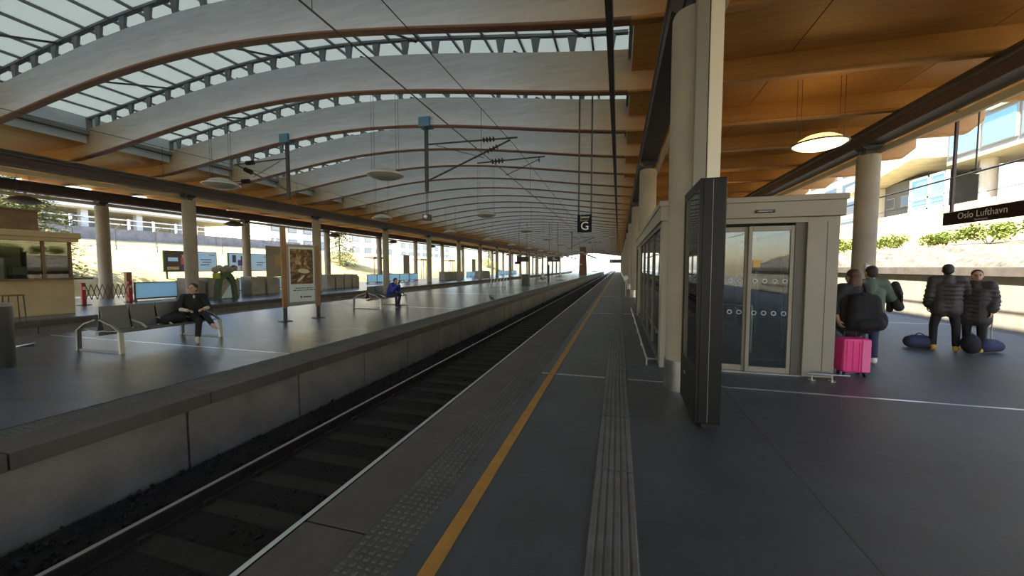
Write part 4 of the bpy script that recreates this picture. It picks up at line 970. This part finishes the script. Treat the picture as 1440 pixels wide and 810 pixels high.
# ------------------------------------------------------------ left outside: bank, billboards, elevated road
bk = MB(); prof = [(-34.0, -1.1), (-34.2, -.6), (-36, .9), (-39, 2.2), (-42, 3.4), (-45.2, 4.3)]
r = random.Random(9); gv2 = []; ny = 72
for i in range(ny + 1):
    for x, z in prof: gv2.append((x, -18 + 2.6 * i, z + (r.uniform(-.1, .1) if -44 < x < -35 else 0)))
n = len(prof); bk.add(gv2, [(i * n + j, (i + 1) * n + j, (i + 1) * n + j + 1, i * n + j + 1) for i in range(ny) for j in range(n - 1)])
tag(obj('grass_bank', bk, 'grass_bank', smooth=True), 'bright yellow dry grass bank behind the far platform', 'bank', kind='structure')
tag(obj('upper_ground', MB().box(-150, -45.1, -18, 168, 1.0, 4.3), 'grass_bank'), 'flat dry ground on top of the yellow bank', 'ground', kind='structure')
rd = thing('elevated_road', 'grey road parapet with white railing along the top of the yellow bank', 'road', (-46, 20, 4.3))
pieces('parapet_panel', MB().box(-45.4, -45.0, -14.98, -9.02, 4.2, 5.3), 'road_wall', rd, [(0, 6 * i, 0) for i in range(10)])
for z in (5.75, 6.2): obj('rail', MB().box(-45.25, -45.15, -15, 45, z - .05, z + .05), 'white', rd)
pieces('rail_post', MB().box(-45.27, -45.13, -15.05, -14.9, 5.3, 6.3), 'white', rd, [(0, 2.0 * i, 0) for i in range(30)])
tm = thing('road_terminal', 'long beige building with white eave behind the elevated road', 'building', (-52, 10, 4.3))
obj('wall', MB().box(-60, -51, -14, 36, 4.3, 7.1), 'facade_beige', tm)
obj('soffit', MB().box(-60, -46.4, -15, 37, 7.0, 7.12), 'facade_beige', tm); obj('eave', MB().box(-61, -46.2, -15, 37, 7.12, 7.5), 'plaster_far', tm)
obj('roof', MB().box(-60, -48, -15, 37, 7.5, 8.0), 'road_wall', tm)
for i in range(12):
    w_ = obj('window', MB().box(-51, -50.9, -13 + 4.1 * i, -10.2 + 4.1 * i, 4.8, 6.6), 'plaster_far', tm); obj('pane', MB().box(-50.9, -50.86, -12.85 + 4.1 * i, -10.35 + 4.1 * i, 4.95, 6.45), 'window_far', w_)
    obj('pillar', MB().box(-47.4, -46.9, -14.4 + 4.1 * i, -13.9 + 4.1 * i, 4.3, 7.0), 'plaster_far', tm)
# fence posts on the bank
t = thing('bank_fence', 'thin dark fence posts and wire on the yellow bank', 'fence', (-40, 10, 2.5))
for i in range(4, 16): obj('post', MB().tube((-41.5, 4 + 3 * i, 2.9), (-41.5, 4 + 3 * i, 5.0), .035, n=6).tube((-41.5, 4 + 3 * i, 5.0), (-41.1, 4.2 + 3 * i, 5.4), .03, n=6), 'steel_dark', t)
obj('wire', MB().tube((-41.5, 16, 3.6), (-41.5, 49, 3.6), .02, n=5), 'steel_dark', t)

def billboard(ya, yb, label, kind):
    x = -35.9; t = thing('billboard', label, 'billboard', (x, (ya + yb) / 2, .5)); z0, z1 = 1.35, 3.12
    obj('case', MB().box(x - .12, x, ya, yb, z0, z1), 'green_dark', t); obj('picture', MB().box(x, x + .01, ya + .15, ya + (yb - ya) * .52, z0 + .06, z1 - .06), 'print_dark' if kind == 0 else 'paper_blue', t)
    obj('text_panel', MB().box(x, x + .01, ya + (yb - ya) * .52, yb - .06, z0 + .06, z1 - .06), 'paper_blue', t)
    for q in (ya + .25, yb - .25): obj('leg', MB().box(x - .1, x - .02, q - .06, q + .06, .6, z0), 'green_dark', t)
    W_ = yb - ya
    def pt(u0, u1, v0, v1, mt, d=.012): obj('print_patch', MB().box(x + .01, x + d + .004, ya + W_ * u0, ya + W_ * u1, z0 + (z1 - z0) * v0, z0 + (z1 - z0) * v1), mt, t)
    if kind == 0:
        pt(.08, .25, .50, .68, 'paper_blue'); pt(.06, .26, .10, .24, 'print_tan'); pt(.30, .38, .36, .66, 'print_red'); pt(.31, .37, .06, .36, 'print_purple'); pt(.32, .36, .66, .82, 'print_tan', .016)
        for i, (a, b) in enumerate(((.66, .88), (.70, .88), (.66, .84))): pt(a, b, .58 - .13 * i, .62 - .13 * i, 'text_dark')
        pt(.84, .96, .82, .85, 'text_dark')
    else:
        pt(.10, .18, .48, .88, 'text_dark'); pt(.22, .44, .30, .62, 'print_purple'); pt(.29, .37, .62, .84, 'print_dark', .016); pt(.06, .20, .12, .30, 'print_grey'); pt(.26, .46, .06, .28, 'print_grey')
        for i, (a, b) in enumerate(((.66, .86), (.66, .80))): pt(a, b, .46 - .13 * i, .50 - .13 * i, 'text_dark')
        pt(.84, .96, .80, .83, 'text_dark')
billboard(22.0, 26.3, 'billboard with figure in red against dark picture and pale blue text half', 0)
billboard(27.3, 31.8, 'billboard with purple clad figures and pale blue text half', 1)

# ------------------------------------------------------------ trees and far buildings
def conifer(x, y, z, hgt, rad, label, seed, n=32, mt='leaf'):
    r = random.Random(seed); t = thing('conifer_tree', label, 'tree', (x, y, z))
    obj('trunk', MB().tube((x, y, z - .5), (x, y, z + hgt), .16, .03, n=8), 'bark', t)
    m = MB(); br = MB()
    for k_ in range(n):
        f = k_ / (n - 1); zz = z + .4 + (hgt - .5) * f; R_ = rad * (1 - f) ** .75 + .12
        for j in range(9):
            a = r.uniform(0, 2 * PI); L = R_ * r.uniform(.7, 1.1); d = Vector((math.cos(a), math.sin(a), 0)); tip = Vector((x, y, zz)) + d * L + Vector((0, 0, -.18 * L))
            br.tube((x, y, zz), tip, .018, .006, n=4)
            for q in range(26):
                s_ = r.uniform(.2, 1.05); p = Vector((x, y, zz)).lerp(tip, s_) + Vector((r.uniform(-.16, .16), r.uniform(-.16, .16), r.uniform(-.14, .06)))
                Rm = Euler((r.uniform(-.6, .6), r.uniform(-.6, .6), a + r.uniform(-.8, .8))).to_matrix(); a_ = r.uniform(.14, .28)
                m.add([p + Rm @ Vector(v) * a_ for v in ((-.4, 0, 0), (.1, -.22, 0), (.9, 0, -.1), (.1, .22, 0))], [(0, 1, 2, 3)])
    tag(obj('branches', br, 'bark', t), kind='stuff'); obj('foliage', m, mt, t)
conifer(-36.6, 15.0, 1.1, 9.0, 3.3, 'tall yellow-green conifer beside the kiosk on the bank', 1)
conifer(-39.0, 8.4, 2.1, 9.0, 3.0, 'dark conifer on the bank behind the kiosk sign band', 2)
conifer(-39.0, 46.0, 2.0, 7.5, 2.6, 'green conifer on the bank beyond the poster stand', 3)
conifer(-38.0, 108, 1.6, 9, 3.0, 'distant conifer on the bank near the roof end', 4)
def house(x0, x1, y0, y1, z0, z1, label, rows, cols, face='x', wallm='plaster_far'):
    t = thing('house', label, 'building', ((x0 + x1) / 2, (y0 + y1) / 2, z0)); obj('wall', MB().box(x0, x1, y0, y1, z0, z1), wallm, t); obj('roof', MB().box(x0 - .4, x1 + .4, y0 - .4, y1 + .4, z1, z1 + .35), 'road_wall', t)
    for i in range(cols):
        for j in range(rows):
            cy_ = y0 + (y1 - y0) * (i + .5) / cols; cz = z0 + (z1 - z0) * (j + .5) / rows; wd = (y1 - y0) / cols * .27; ht = (z1 - z0) / rows * .27
            w_ = obj('window', MB().box(x1, x1 + .06, cy_ - wd, cy_ + wd, cz - ht, cz + ht), 'plaster_grey', t); obj('pane', MB().box(x1 + .06, x1 + .1, cy_ - wd + .1, cy_ + wd - .1, cz - ht + .1, cz + ht - .1), 'window_far', w_)
house(-72, -60, 74, 92, 4.3, 13, 'white house with a few small windows on the bank beyond the conifer', 3, 4)
house(-80, -62, 98, 132, 4.3, 20, 'pale multi-storey block with many windows far behind the bank', 6, 8)
house(-60, -50, 44, 56, 4.3, 9.0, 'low pale house at the end of the elevated road', 2, 4)
# beyond the roof end
for i, (x, y) in enumerate(((-7.6, 165), (.9, 165), (-7.6, 200), (.9, 200), (-20, 175), (-20, 210))):
    t = thing('catenary_mast', 'grey catenary mast on the open line, %s past the roof end' % ORD[i], 'mast', (x, y, -1.15), 'masts on the open line'); obj('mast', MB().box(x - .14, x + .14, y - .14, y + .14, -1.15, 7.2), 'galv', t)
    s_ = 1 if x < -5 else -1; obj('arm', MB().tube((x, y, 6.3), (x + s_ * 3.8, y, 6.1), .06, n=6).tube((x, y, 4.9), (x + s_ * 3.6, y, 6.0), .06, n=6), 'galv', t)

# ------------------------------------------------------------ people
def V(*a): return Vector(a)
def seg_mesh(segs):
    m = MB()
    for s in segs:
        if s[0] == 'c':
            p0, r0, p1, r1 = Vector(s[1]), s[2], Vector(s[3]), s[4]
            m.sphere(p0, r0, 16, 10); m.sphere(p1, r1, 16, 10); m.tube(p0, p1, r0, r1, n=16)
        else: m.sphere(s[1], s[2], 18, 12, rot=s[3] if len(s) > 3 else None)
    return m
def blob(name, segs, material, parent, voxel=.014, it=5):
    mb = seg_mesh(segs); base = loc_of(parent); me = bpy.data.meshes.new(name)
    me.from_pydata([tuple(Vector(p) - base) for p in mb.v], [], mb.f)
    bm = bmesh.new(); bm.from_mesh(me); bmesh.ops.recalc_face_normals(bm, faces=bm.faces); bm.to_mesh(me); bm.free()
    o = bpy.data.objects.new(name, me); COL.objects.link(o)
    a = o.modifiers.new('r', 'REMESH'); a.mode = 'VOXEL'; a.voxel_size = voxel
    b = o.modifiers.new('s', 'SMOOTH'); b.iterations = it; b.factor = .5
    dg = bpy.context.evaluated_depsgraph_get(); dg.update(); e = bpy.data.meshes.new_from_object(o.evaluated_get(dg))
    e.name = name; e.materials.clear(); e.materials.append(M[material]); e.polygons.foreach_set('use_smooth', [True] * len(e.polygons))
    o.modifiers.clear(); o.data = e; o.parent = parent; bpy.data.meshes.remove(me)
    return o
def frame(f):
    f = Vector(f).normalized(); s = Vector((0, 0, 1)).cross(f)
    s.normalize(); u = f.cross(s).normalized(); return f, s, u          # forward, left, up
def rotm(f):
    f, s, u = frame(f); return Matrix((f, s, u)).transposed()
def head_segs(h, hf, k=1.0):
    R = rotm(hf); P = lambda a, b, c: Vector(h) + R @ (Vector((a, b, c)) * k)
    E = lambda c, r: ('e', P(*c), tuple(q * k for q in r), R)
    return [E((-.012, 0, .025), (.092, .076, .095)), E((.012, 0, -.03), (.074, .064, .085)), E((.035, 0, -.085), (.035, .036, .03)),
            ('c', P(.088, 0, .022), .010 * k, P(.106, 0, -.022), .015 * k), E((-.01, .078, -.01), (.02, .012, .032)), E((-.01, -.078, -.01), (.02, .012, .032)),
            E((.07, .03, .032), (.018, .02, .008)), E((.07, -.03, .032), (.018, .02, .008)), E((.082, 0, -.058), (.012, .024, .012))]
def face_parts(t, h, hf, k=1.0):
    R = rotm(hf); P = lambda a, b, c: Vector(h) + R @ (Vector((a, b, c)) * k)
    for s in (-1, 1): obj('eye', MB().sphere(P(.082, s * .030, .012), (.008 * k, .013 * k, .007 * k), 10, 6, rot=R), 'hair_dark', t, smooth=True); obj('eyebrow', MB().sphere(P(.084, s * .031, .034), (.007 * k, .019 * k, .004 * k), 10, 6, rot=R), 'hair_dark', t, smooth=True)
    obj('mouth', MB().sphere(P(.091, 0, -.056), (.006 * k, .021 * k, .007 * k), 10, 6, rot=R), 'lips', t, smooth=True)
def hair_segs(h, hf, style, k=1.0):
    R = rotm(hf); P = lambda a, b, c: Vector(h) + R @ (Vector((a, b, c)) * k); E = lambda c, r: ('e', P(*c), tuple(q * k for q in r), R)
    g = [E((-.030, 0, .045), (.092, .086, .092)), E((-.045, 0, .0), (.068, .084, .085))]
    if style == 'bun': g += [E((-.12, 0, .06), (.045, .045, .045))]
    if style == 'long': g += [E((-.05, 0, -.05), (.07, .095, .11)), E((-.07, 0, -.14), (.055, .10, .12)), E((-.05, .07, -.09), (.05, .04, .11)), E((-.05, -.07, -.09), (.05, .04, .11)), E((-.02, 0, .07), (.095, .095, .085))]
    return g
def hand_segs(w, d, n, side=1, curl=.5):
    d = Vector(d).normalized(); n = Vector(n); n = (n - d * n.dot(d)).normalized(); x = d.cross(n) * side; w = Vector(w)
    R = Matrix((d, x, n)).transposed(); g = [('e', w + d * .05, (.052, .042, .018), R), ('c', w, .026, w + d * .03, .026)]
    for i, (o, l) in enumerate(((-.031, .062), (-.010, .072), (.011, .068), (.031, .052))):
        a = w + d * .09 + x * o; b = a + (d * math.cos(curl * .7) + n * math.sin(curl * .7)) * l * .55; c = b + (d * math.cos(curl * 1.7) + n * math.sin(curl * 1.7)) * l * .5
        g += [('c', a, .0095, b, .009), ('c', b, .009, c, .0075)]
    a = w + d * .03 - x * .036; b = a + (d * .7 - x * .6 + n * .3).normalized() * .04; c = b + (d * .9 + n * .35).normalized() * .032
    return g + [('c', a, .013, b, .011), ('c', b, .011, c, .009)]
def foot_segs(an, toe, r=.04):
    an = Vector(an); toe = Vector(toe); hl = an - (toe - an).normalized() * .035; hl.z = an.z - .045 if an.z < .2 else an.z - .03
    return [('c', an, r, hl, r * .9), ('c', hl, r * .85, toe, r * .62), ('c', an, r * .9, (an + toe) / 2, r * .8)]
def torso_segs(J, g):
    f, s, u = frame(J['F']); p, c = Vector(J['pel']), Vector(J['chest']); out = []
    for q in (-.075, .075): out += [('c', p + s * q, .105 + g, c + s * q * 1.05, .105 + g), ('c', p + s * q, .11 + g, p + s * q - V(0, 0, .03), .11 + g)]
    a, b = Vector(J['sh'][0]), Vector(J['sh'][1]); out += [('c', a, .062 + g, b, .062 + g), ('c', c, .10 + g, (a + b) / 2, .085 + g)]
    return out
def person(label, J, wear, k=1.0, vox=.012):
    t = thing('person', label, 'person', J['base'])
    h = Vector(J['head']); nk = (Vector(J['sh'][0]) + Vector(J['sh'][1])) / 2
    g = head_segs(h, J['HF'], k) + [('c', nk, .055, h + V(0, 0, -.06), .05)] + torso_segs(J, -.02)
    for i in (0, 1):
        sh, el, wr = Vector(J['sh'][i]), Vector(J['el'][i]), Vector(J['wr'][i]); hp, kn, an = Vector(J['hip'][i]), Vector(J['kn'][i]), Vector(J['an'][i])
        g += [('c', sh, .048, el, .038), ('c', el, .038, wr, .026), ('c', hp, .078, kn, .052), ('c', kn, .052, an, .034)] + foot_segs(an, J['toe'][i], .036)
        g += hand_segs(wr, J['hd'][i], J['hn'][i], 1 if i else -1, J.get('curl', .7))
    blob('body', g, 'skin', t, vox * .62, 2)
    face_parts(t, h, J['HF'], k)
    blob('hair', hair_segs(h, J['HF'], wear.get('style', 'short'), k), wear['hair'], t, .010, 3)
    tg = torso_segs(J, wear.get('bulk', .012)); f, s, u = frame(J['F'])
    for i in (0, 1):
        sh, el, wr = Vector(J['sh'][i]), Vector(J['el'][i]), Vector(J['wr'][i]); b = wear.get('bulk', .012)
        tg += [('c', sh, .056 + b, el, .046 + b)]
        tg += [('c', el, .046 + b, el.lerp(wr, wear.get('sleeve', .9)), .036 + b)] if wear.get('sleeve', .9) > .15 else []
    if wear.get('hem'):
        p = Vector(J['pel'])
        for q in (-.08, .08): tg += [('c', p + s * q, .12 + b, V(p.x, p.y, wear['hem']) + s * q, .12 + b)]
    if wear.get('puff'):
        p, c = Vector(J['pel']), Vector(J['chest']); z = wear['hem']; R = rotm(J['F'])
        while z < c.z + .12:
            q = p.lerp(c, max(0, min(1, (z - p.z) / max(.01, c.z - p.z)))); tg.append(('e', V(q.x, q.y, z), (.132 + b, .208 + b, .047), R)); z += .085
        for i in (0, 1):
            for a_, e_ in ((J['sh'][i], J['el'][i]), (J['el'][i], J['wr'][i])):
                for w_ in (.15, .45, .75): tg.append(('e', Vector(a_).lerp(Vector(e_), w_), (.098, .098, .05)))
    if wear.get('collar'): tg.append(('e', nk + V(0, 0, .06), (.10, .11, .06)))
    blob('jacket' if wear.get('jacket', True) else 'top', tg, wear['top'], t, vox, 2 if wear.get('puff') else 4)
    lg = []
    for i in (0, 1):
        hp, kn, an = Vector(J['hip'][i]), Vector(J['kn'][i]), Vector(J['an'][i]); lg += [('c', hp, .098, kn, .068), ('c', kn, .068, kn.lerp(an, wear.get('cuff', .92)), .056)]
    lg += [('c', Vector(J['hip'][0]), .11, Vector(J['hip'][1]), .11)]
    blob('trousers', lg, wear['legs'], t, vox, 4)
    for i, sm in enumerate(wear['shoes']):
        if sm:
            so = blob('shoe', foot_segs(J['an'][i], J['toe'][i], .05), sm, t, .010, 3)
    return t

def stand(x, y, h, F, HF=None, arms='down', spread=.11, toes=None):
    """joints of a standing figure of height h"""
    f, s, u = frame(F); b = V(x, y, 0); k = h / 1.72
    J = dict(base=(x, y, 0), F=F, HF=HF or F, pel=b + V(0, 0, .93 * k), chest=b + V(0, 0, 1.24 * k), head=b + V(0, 0, 1.60 * k) + f * .02,
             sh=[b + s * .185 * k + V(0, 0, 1.41 * k), b - s * .185 * k + V(0, 0, 1.41 * k)], hip=[b + s * .09 + V(0, 0, .90 * k), b - s * .09 + V(0, 0, .90 * k)],
             kn=[b + s * spread + f * .02 + V(0, 0, .48 * k), b - s * spread + f * .02 + V(0, 0, .48 * k)], an=[b + s * spread - f * .03 + V(0, 0, .095), b - s * spread - f * .03 + V(0, 0, .095)])
    J['toe'] = [V(a.x, a.y, .034) + f * .15 + s * q for a, q in zip(J['an'], (.03, -.03))]
    J['el'] = [p + s * q * .05 - f * .03 - V(0, 0, .29 * k) for p, q in zip(J['sh'], (1, -1))]
    J['wr'] = [p + f * .10 - V(0, 0, .24 * k) for p in J['el']]
    J['hd'] = [V(0, 0, -1) + f * .2] * 2; J['hn'] = [-s, s]
    return J

# seated woman on the near bench
F = V(.90, -.44, 0); f, s, u = frame(F)
pel = V(-9.86, 6.68, .56); ch = pel + V(-.06, .0, .30); nk = ch + V(.0, -.01, .17)
J = dict(base=(-9.80, 6.66, 0), F=F, HF=V(.35, -.9, .02), pel=pel, chest=ch, head=nk + V(.02, -.02, .175), sh=[nk + s * .185 - V(0, 0, .02), nk - s * .185 - V(0, 0, .02)],
         hip=[pel + s * .09 - V(0, 0, .02), pel - s * .09 - V(0, 0, .02)], kn=[V(-9.40, 6.55, .635), V(-9.40, 6.42, .50)], an=[V(-8.97, 6.42, .39), V(-9.26, 6.28, .095)],
         toe=[V(-8.74, 6.36, .33), V(-9.10, 6.18, .034)], el=[V(-9.66, 6.84, .74), V(-9.98, 6.36, .74)], wr=[V(-9.50, 6.62, .735), V(-9.70, 6.38, .71)], hd=[V(.2, -1, -.1), V(1, .1, -.05)], hn=[V(0, 0, -1), V(0, 0, -1)], curl=.5)
person('woman in black clothes sitting cross-legged on the metal bench, one foot bare', J, dict(top='cloth_black', legs='cloth_black', shoes=(None, 'shoe_beige'), hair='hair_dark', style='bun', sleeve=.25, jacket=False, bulk=.016, cuff=.85), vox=.011)
pw = [o for o in bpy.data.objects if o.name == 'person'][0]
blob('undershirt', [('e', nk + f * .085 + V(0, 0, -.02), (.022, .026, .05), rotm(F))], 'cloth_white', pw, .008, 2)
for a, b in (('el', 0), ('el', 1)):
    e_, w_ = Vector(J['el'][b]), Vector(J['wr'][b]); blob('sleeve', [('c', e_.lerp(w_, .18), .048, e_.lerp(w_, .92), .040)], 'cloth_white', pw, .009, 2)
t = thing('handbag', 'black slouched bag lying on the bench seat beside the woman', 'bag', (-9.83, 6.15, .44))
blob('body', [('e', V(-9.82, 6.14, .56), (.17, .21, .125)), ('e', V(-9.80, 6.02, .535), (.15, .13, .10)), ('e', V(-9.80, 6.27, .545), (.15, .12, .105))], 'cloth_black', t, .014, 3)
obj('strap', MB().path([V(-9.75, 6.0 + .03 * i, .62 + .09 * math.sin(PI * i / 9)) for i in range(10)], .012, n=6), 'cloth_black', t, smooth=True)

# person in blue jacket on the second bench
F = V(.97, -.22, 0); f, s, u = frame(F)
pel = V(-9.62, 14.45, .56); ch = pel + V(.10, -.02, .27); nk = ch + V(.09, -.02, .15)
J = dict(base=(-9.62, 14.45, 0), F=F, HF=V(.9, -.3, -.35), pel=pel, chest=ch, head=nk + V(.10, -.02, .14), sh=[nk + s * .17 - V(0, 0, .02), nk - s * .17 - V(0, 0, .02)],
         hip=[pel + s * .09 - V(0, 0, .02), pel - s * .09 - V(0, 0, .02)], kn=[pel + f * .43 + s * .13 - V(0, 0, .03), pel + f * .43 - s * .10 - V(0, 0, .03)], an=[pel + f * .33 + s * .12 - V(0, 0, .465), pel + f * .42 - s * .09 - V(0, 0, .465)],
         el=[pel + f * .28 + s * .2 + V(0, 0, .14), pel + f * .28 - s * .2 + V(0, 0, .14)], wr=[nk + f * .26 + s * .05 - V(0, 0, .04), nk + f * .26 - s * .05 - V(0, 0, .04)], hd=[V(0, 0, 1) - s * .2, V(0, 0, 1) + s * .2], hn=[-s, s], curl=.8)
J['toe'] = [V(a.x, a.y, .034) + f * .15 for a in J['an']]
person('person in a blue jacket bent over a phone on the second bench', J, dict(top='cloth_blue', legs='cloth_navy', shoes=('black', 'black'), hair='hair_dark', bulk=.03), vox=.014)
t = thing('phone', 'dark phone held up by the person in the blue jacket', 'phone', tuple(nk + f * .30 + V(0, 0, .02))); pc = nk + f * .31 + V(0, 0, .06)
obj('case', MB().obox(pc, (.012, .075, .15), math.atan2(F.y, F.x)), 'black', t, bevel=.003); obj('screen', MB().obox(pc - f * .007, (.002, .066, .138), math.atan2(F.y, F.x)), 'window_dark', t)

# woman with pink suitcase
J = stand(3.80, 7.66, 1.66, V(-.25, 1, 0), V(-.5, 1, 0)); f, s, u = frame(J['F'])
J['el'][0] = J['sh'][0] + V(-.11, -.02, -.27); J['wr'][0] = J['el'][0] + V(.02, -.10, -.24); J['hd'][0] = V(.2, -.3, -1); J['hn'][0] = V(1, 0, 0); J['kn'][0].x -= .10; J['an'][0].x -= .18; J['toe'][0].x -= .18
person('woman with reddish hair and black coat standing behind the pink suitcase', J, dict(top='cloth_coat', legs='cloth_jeans', shoes=('shoe_white', 'shoe_white'), hair='hair_red', style='long', bulk=.035, hem=.70, sleeve=.45), vox=.014)
t = thing('backpack', 'large black backpack on the back of the woman with reddish hair', 'backpack', (3.86, 7.40, .6))
blob('body', [('c', V(3.72 + .09 * i, 7.41, .80 - .02 * (i % 3)), .12, V(3.74 + .075 * i, 7.43, 1.22 - .02 * abs(i - 1.5)), .10) for i in range(4)] + [('c', V(3.76, 7.33, .80), .09, V(3.98, 7.33, .82), .10), ('e', V(4.06, 7.40, .86), (.09, .10, .16))], 'cloth_black', t, .016, 4)
for q in (-.09, .09): obj('strap', MB().path([V(3.86 + q, 7.52, 1.2), V(3.84 + q, 7.62, 1.43), V(3.82 + q, 7.74, 1.38)], .02, n=6), 'cloth_black', t, smooth=True)
t = thing('suitcase', 'bright pink upright trolley suitcase beside the vestibule', 'suitcase', (3.60, 7.17, 0)); a_ = .10
obj('shell', MB().obox((3.60, 7.19, .335), (.39, .25, .54), a_), 'pink', t, bevel=.035)
obj('lit_side', MB().obox((3.725, 7.075, .335), (.12, .03, .50), a_), 'pink_lit', t, bevel=.01)  # lighter pink stands in for light on the case's right side
for i in range(3): obj('rib', MB().obox((3.47 + .085 * i, 7.053 + .0085 * i, .335), (.025, .02, .46), a_), 'pink', t, bevel=.006)
for px_, py_ in ((-.14, -.08), (.14, -.08), (-.14, .08), (.14, .08)): obj('wheel', MB().tube((3.60 + px_ - .012, 7.19 + py_ + px_ * a_, .033), (3.60 + px_ + .012, 7.19 + py_ + px_ * a_, .033), .033, n=12).obox((3.60 + px_, 7.19 + py_ + px_ * a_, .058), (.03, .03, .03)), 'black', t)
obj('handle', MB().path([(3.52, 7.27, .60), (3.52, 7.27, .68), (3.68, 7.28, .68), (3.68, 7.28, .60)], .010, n=6), 'black', t)

# man behind her
J = stand(4.33, 8.22, 1.74, V(.15, 1, 0), V(-.2, 1, 0), spread=.09); J['el'][1] = J['sh'][1] + V(.16, .06, -.24); J['wr'][1] = J['el'][1] + V(.02, .2, -.06); J['hd'][1] = V(-.2, 1, 0); J['hn'][1] = V(0, 0, -1)
person('man in grey-green jacket and navy trousers with a coat over his arm', J, dict(top='cloth_green', legs='cloth_navy', shoes=('shoe_white', 'shoe_white'), hair='hair_dark', bulk=.03), vox=.014)
t = thing('folded_coat', 'dark coat hanging over the bent arm of the man in navy trousers', 'coat', (4.74, 8.2, 1.0))
blob('body', [('c', V(4.72, 8.30, 1.27), .07, V(4.76, 8.22, 1.02), .075), ('c', V(4.70, 8.34, 1.22), .05, V(4.70, 8.34, .96), .05), ('c', V(4.66, 8.16, 1.42), .06, V(4.74, 8.22, 1.25), .07)], 'cloth_coat', t, .014, 3)
obj('collar', MB().path([V(4.68, 8.10, 1.30), V(4.76, 8.16, 1.22), V(4.78, 8.20, 1.08)], .02, n=6), 'cloth_black', t)

# couple by the retaining wall side
J = stand(6.52, 9.9, 1.78, V(.35, .95, 0), V(.5, .9, 0), spread=.16); f, s, u = frame(J['F'])
J['el'][1] = J['sh'][1] + f * .12 - s * .10 + V(0, 0, -.24); J['wr'][1] = J['el'][1] + f * .20 + V(0, 0, .02); J['hd'][1] = f; J['hn'][1] = s
person('man in dark puffer jacket seen from behind, tan boots, embracing his companion', J, dict(top='puffer', legs='cloth_black', shoes=('shoe_tan', 'shoe_tan'), hair='hair_dark', bulk=.035, hem=.84, puff=True, collar=True), vox=.014)
J = stand(7.02, 9.94, 1.66, V(-.75, -.65, 0), V(-.45, -.85, 0), spread=.10); f, s, u = frame(J['F'])
J['el'][1] = J['sh'][1] - s * .08 + V(0, 0, -.26); J['wr'][1] = J['el'][1] + f * .16 + V(0, 0, -.10); J['hd'][1] = f + V(0, 0, -.4); J['hn'][1] = s
person('person in long dark puffer coat facing the man in tan boots', J, dict(top='puffer', legs='cloth_black', shoes=('shoe_tan', 'shoe_tan'), hair='hair_dark', bulk=.035, hem=.66, puff=True, collar=True), vox=.014)
t = thing('duffel_bag', 'navy duffel bag on the floor behind the man in tan boots', 'bag', (6.20, 10.05, 0))
blob('body', [('c', V(6.08, 10.08, .13), .13, V(6.34, 10.04, .135), .135), ('c', V(6.12, 10.08, .20), .08, V(6.30, 10.05, .20), .08)], 'cloth_navy', t, .016, 3); obj('handle', MB().path([V(6.12 + .02 * i, 10.06, .26 + .06 * math.sin(PI * i / 9)) for i in range(10)], .01, n=6), 'black', t)
t = thing('backpack', 'black backpack standing on the floor between the embracing couple', 'backpack', (6.78, 9.66, 0))
blob('body', [('e', V(6.78, 9.66, .20), (.15, .12, .20)), ('e', V(6.78, 9.60, .14), (.12, .09, .13))], 'cloth_black', t, .014, 3); obj('loop', MB().path([V(6.74 + .012 * i, 9.66, .38 + .04 * math.sin(PI * i / 7)) for i in range(8)], .008, n=6), 'black', t)
t = thing('trolley_bag', 'dark trolley bag with a raised handle beside the long puffer coat', 'bag', (7.22, 9.9, 0))
blob('body', [('c', V(7.14, 9.86, .13), .12, V(7.40, 9.96, .125), .115), ('c', V(7.18, 9.88, .19), .09, V(7.34, 9.93, .19), .08)], 'cloth_navy', t, .016, 3)
obj('handle', MB().path([(7.22, 9.92, .2), (7.22, 9.92, .72), (7.30, 9.95, .72), (7.30, 9.95, .2)], .012, n=6), 'galv', t)

# pigeon
t = thing('pigeon', 'small dark pigeon standing on the island platform near its edge', 'pigeon', (-6.15, 18.0, 0)); bx_, by_ = -6.15, 18.0
blob('body', [('e', V(bx_, by_, .16), (.11, .06, .06), Euler((0, -.45, 0)).to_matrix()), ('c', V(bx_ - .07, by_, .20), .04, V(bx_ - .11, by_, .27), .03), ('e', V(bx_ - .12, by_, .285), (.036, .028, .028)), ('c', V(bx_ + .08, by_, .12), .035, V(bx_ + .19, by_, .085), .015)], 'pigeon', t, .008, 2)
obj('beak', MB().tube((bx_ - .15, by_, .28), (bx_ - .18, by_, .272), .009, .002, n=6), 'frame_grey', t)
for q in (-.025, .025): obj('leg', MB().tube((bx_, by_ + q, 0.006), (bx_ + .01, by_ + q, .12), .006, n=5).tube((bx_ - .04, by_ + q, .006), (bx_ + .02, by_ + q, .006), .005, n=5), 'red_dark', t)
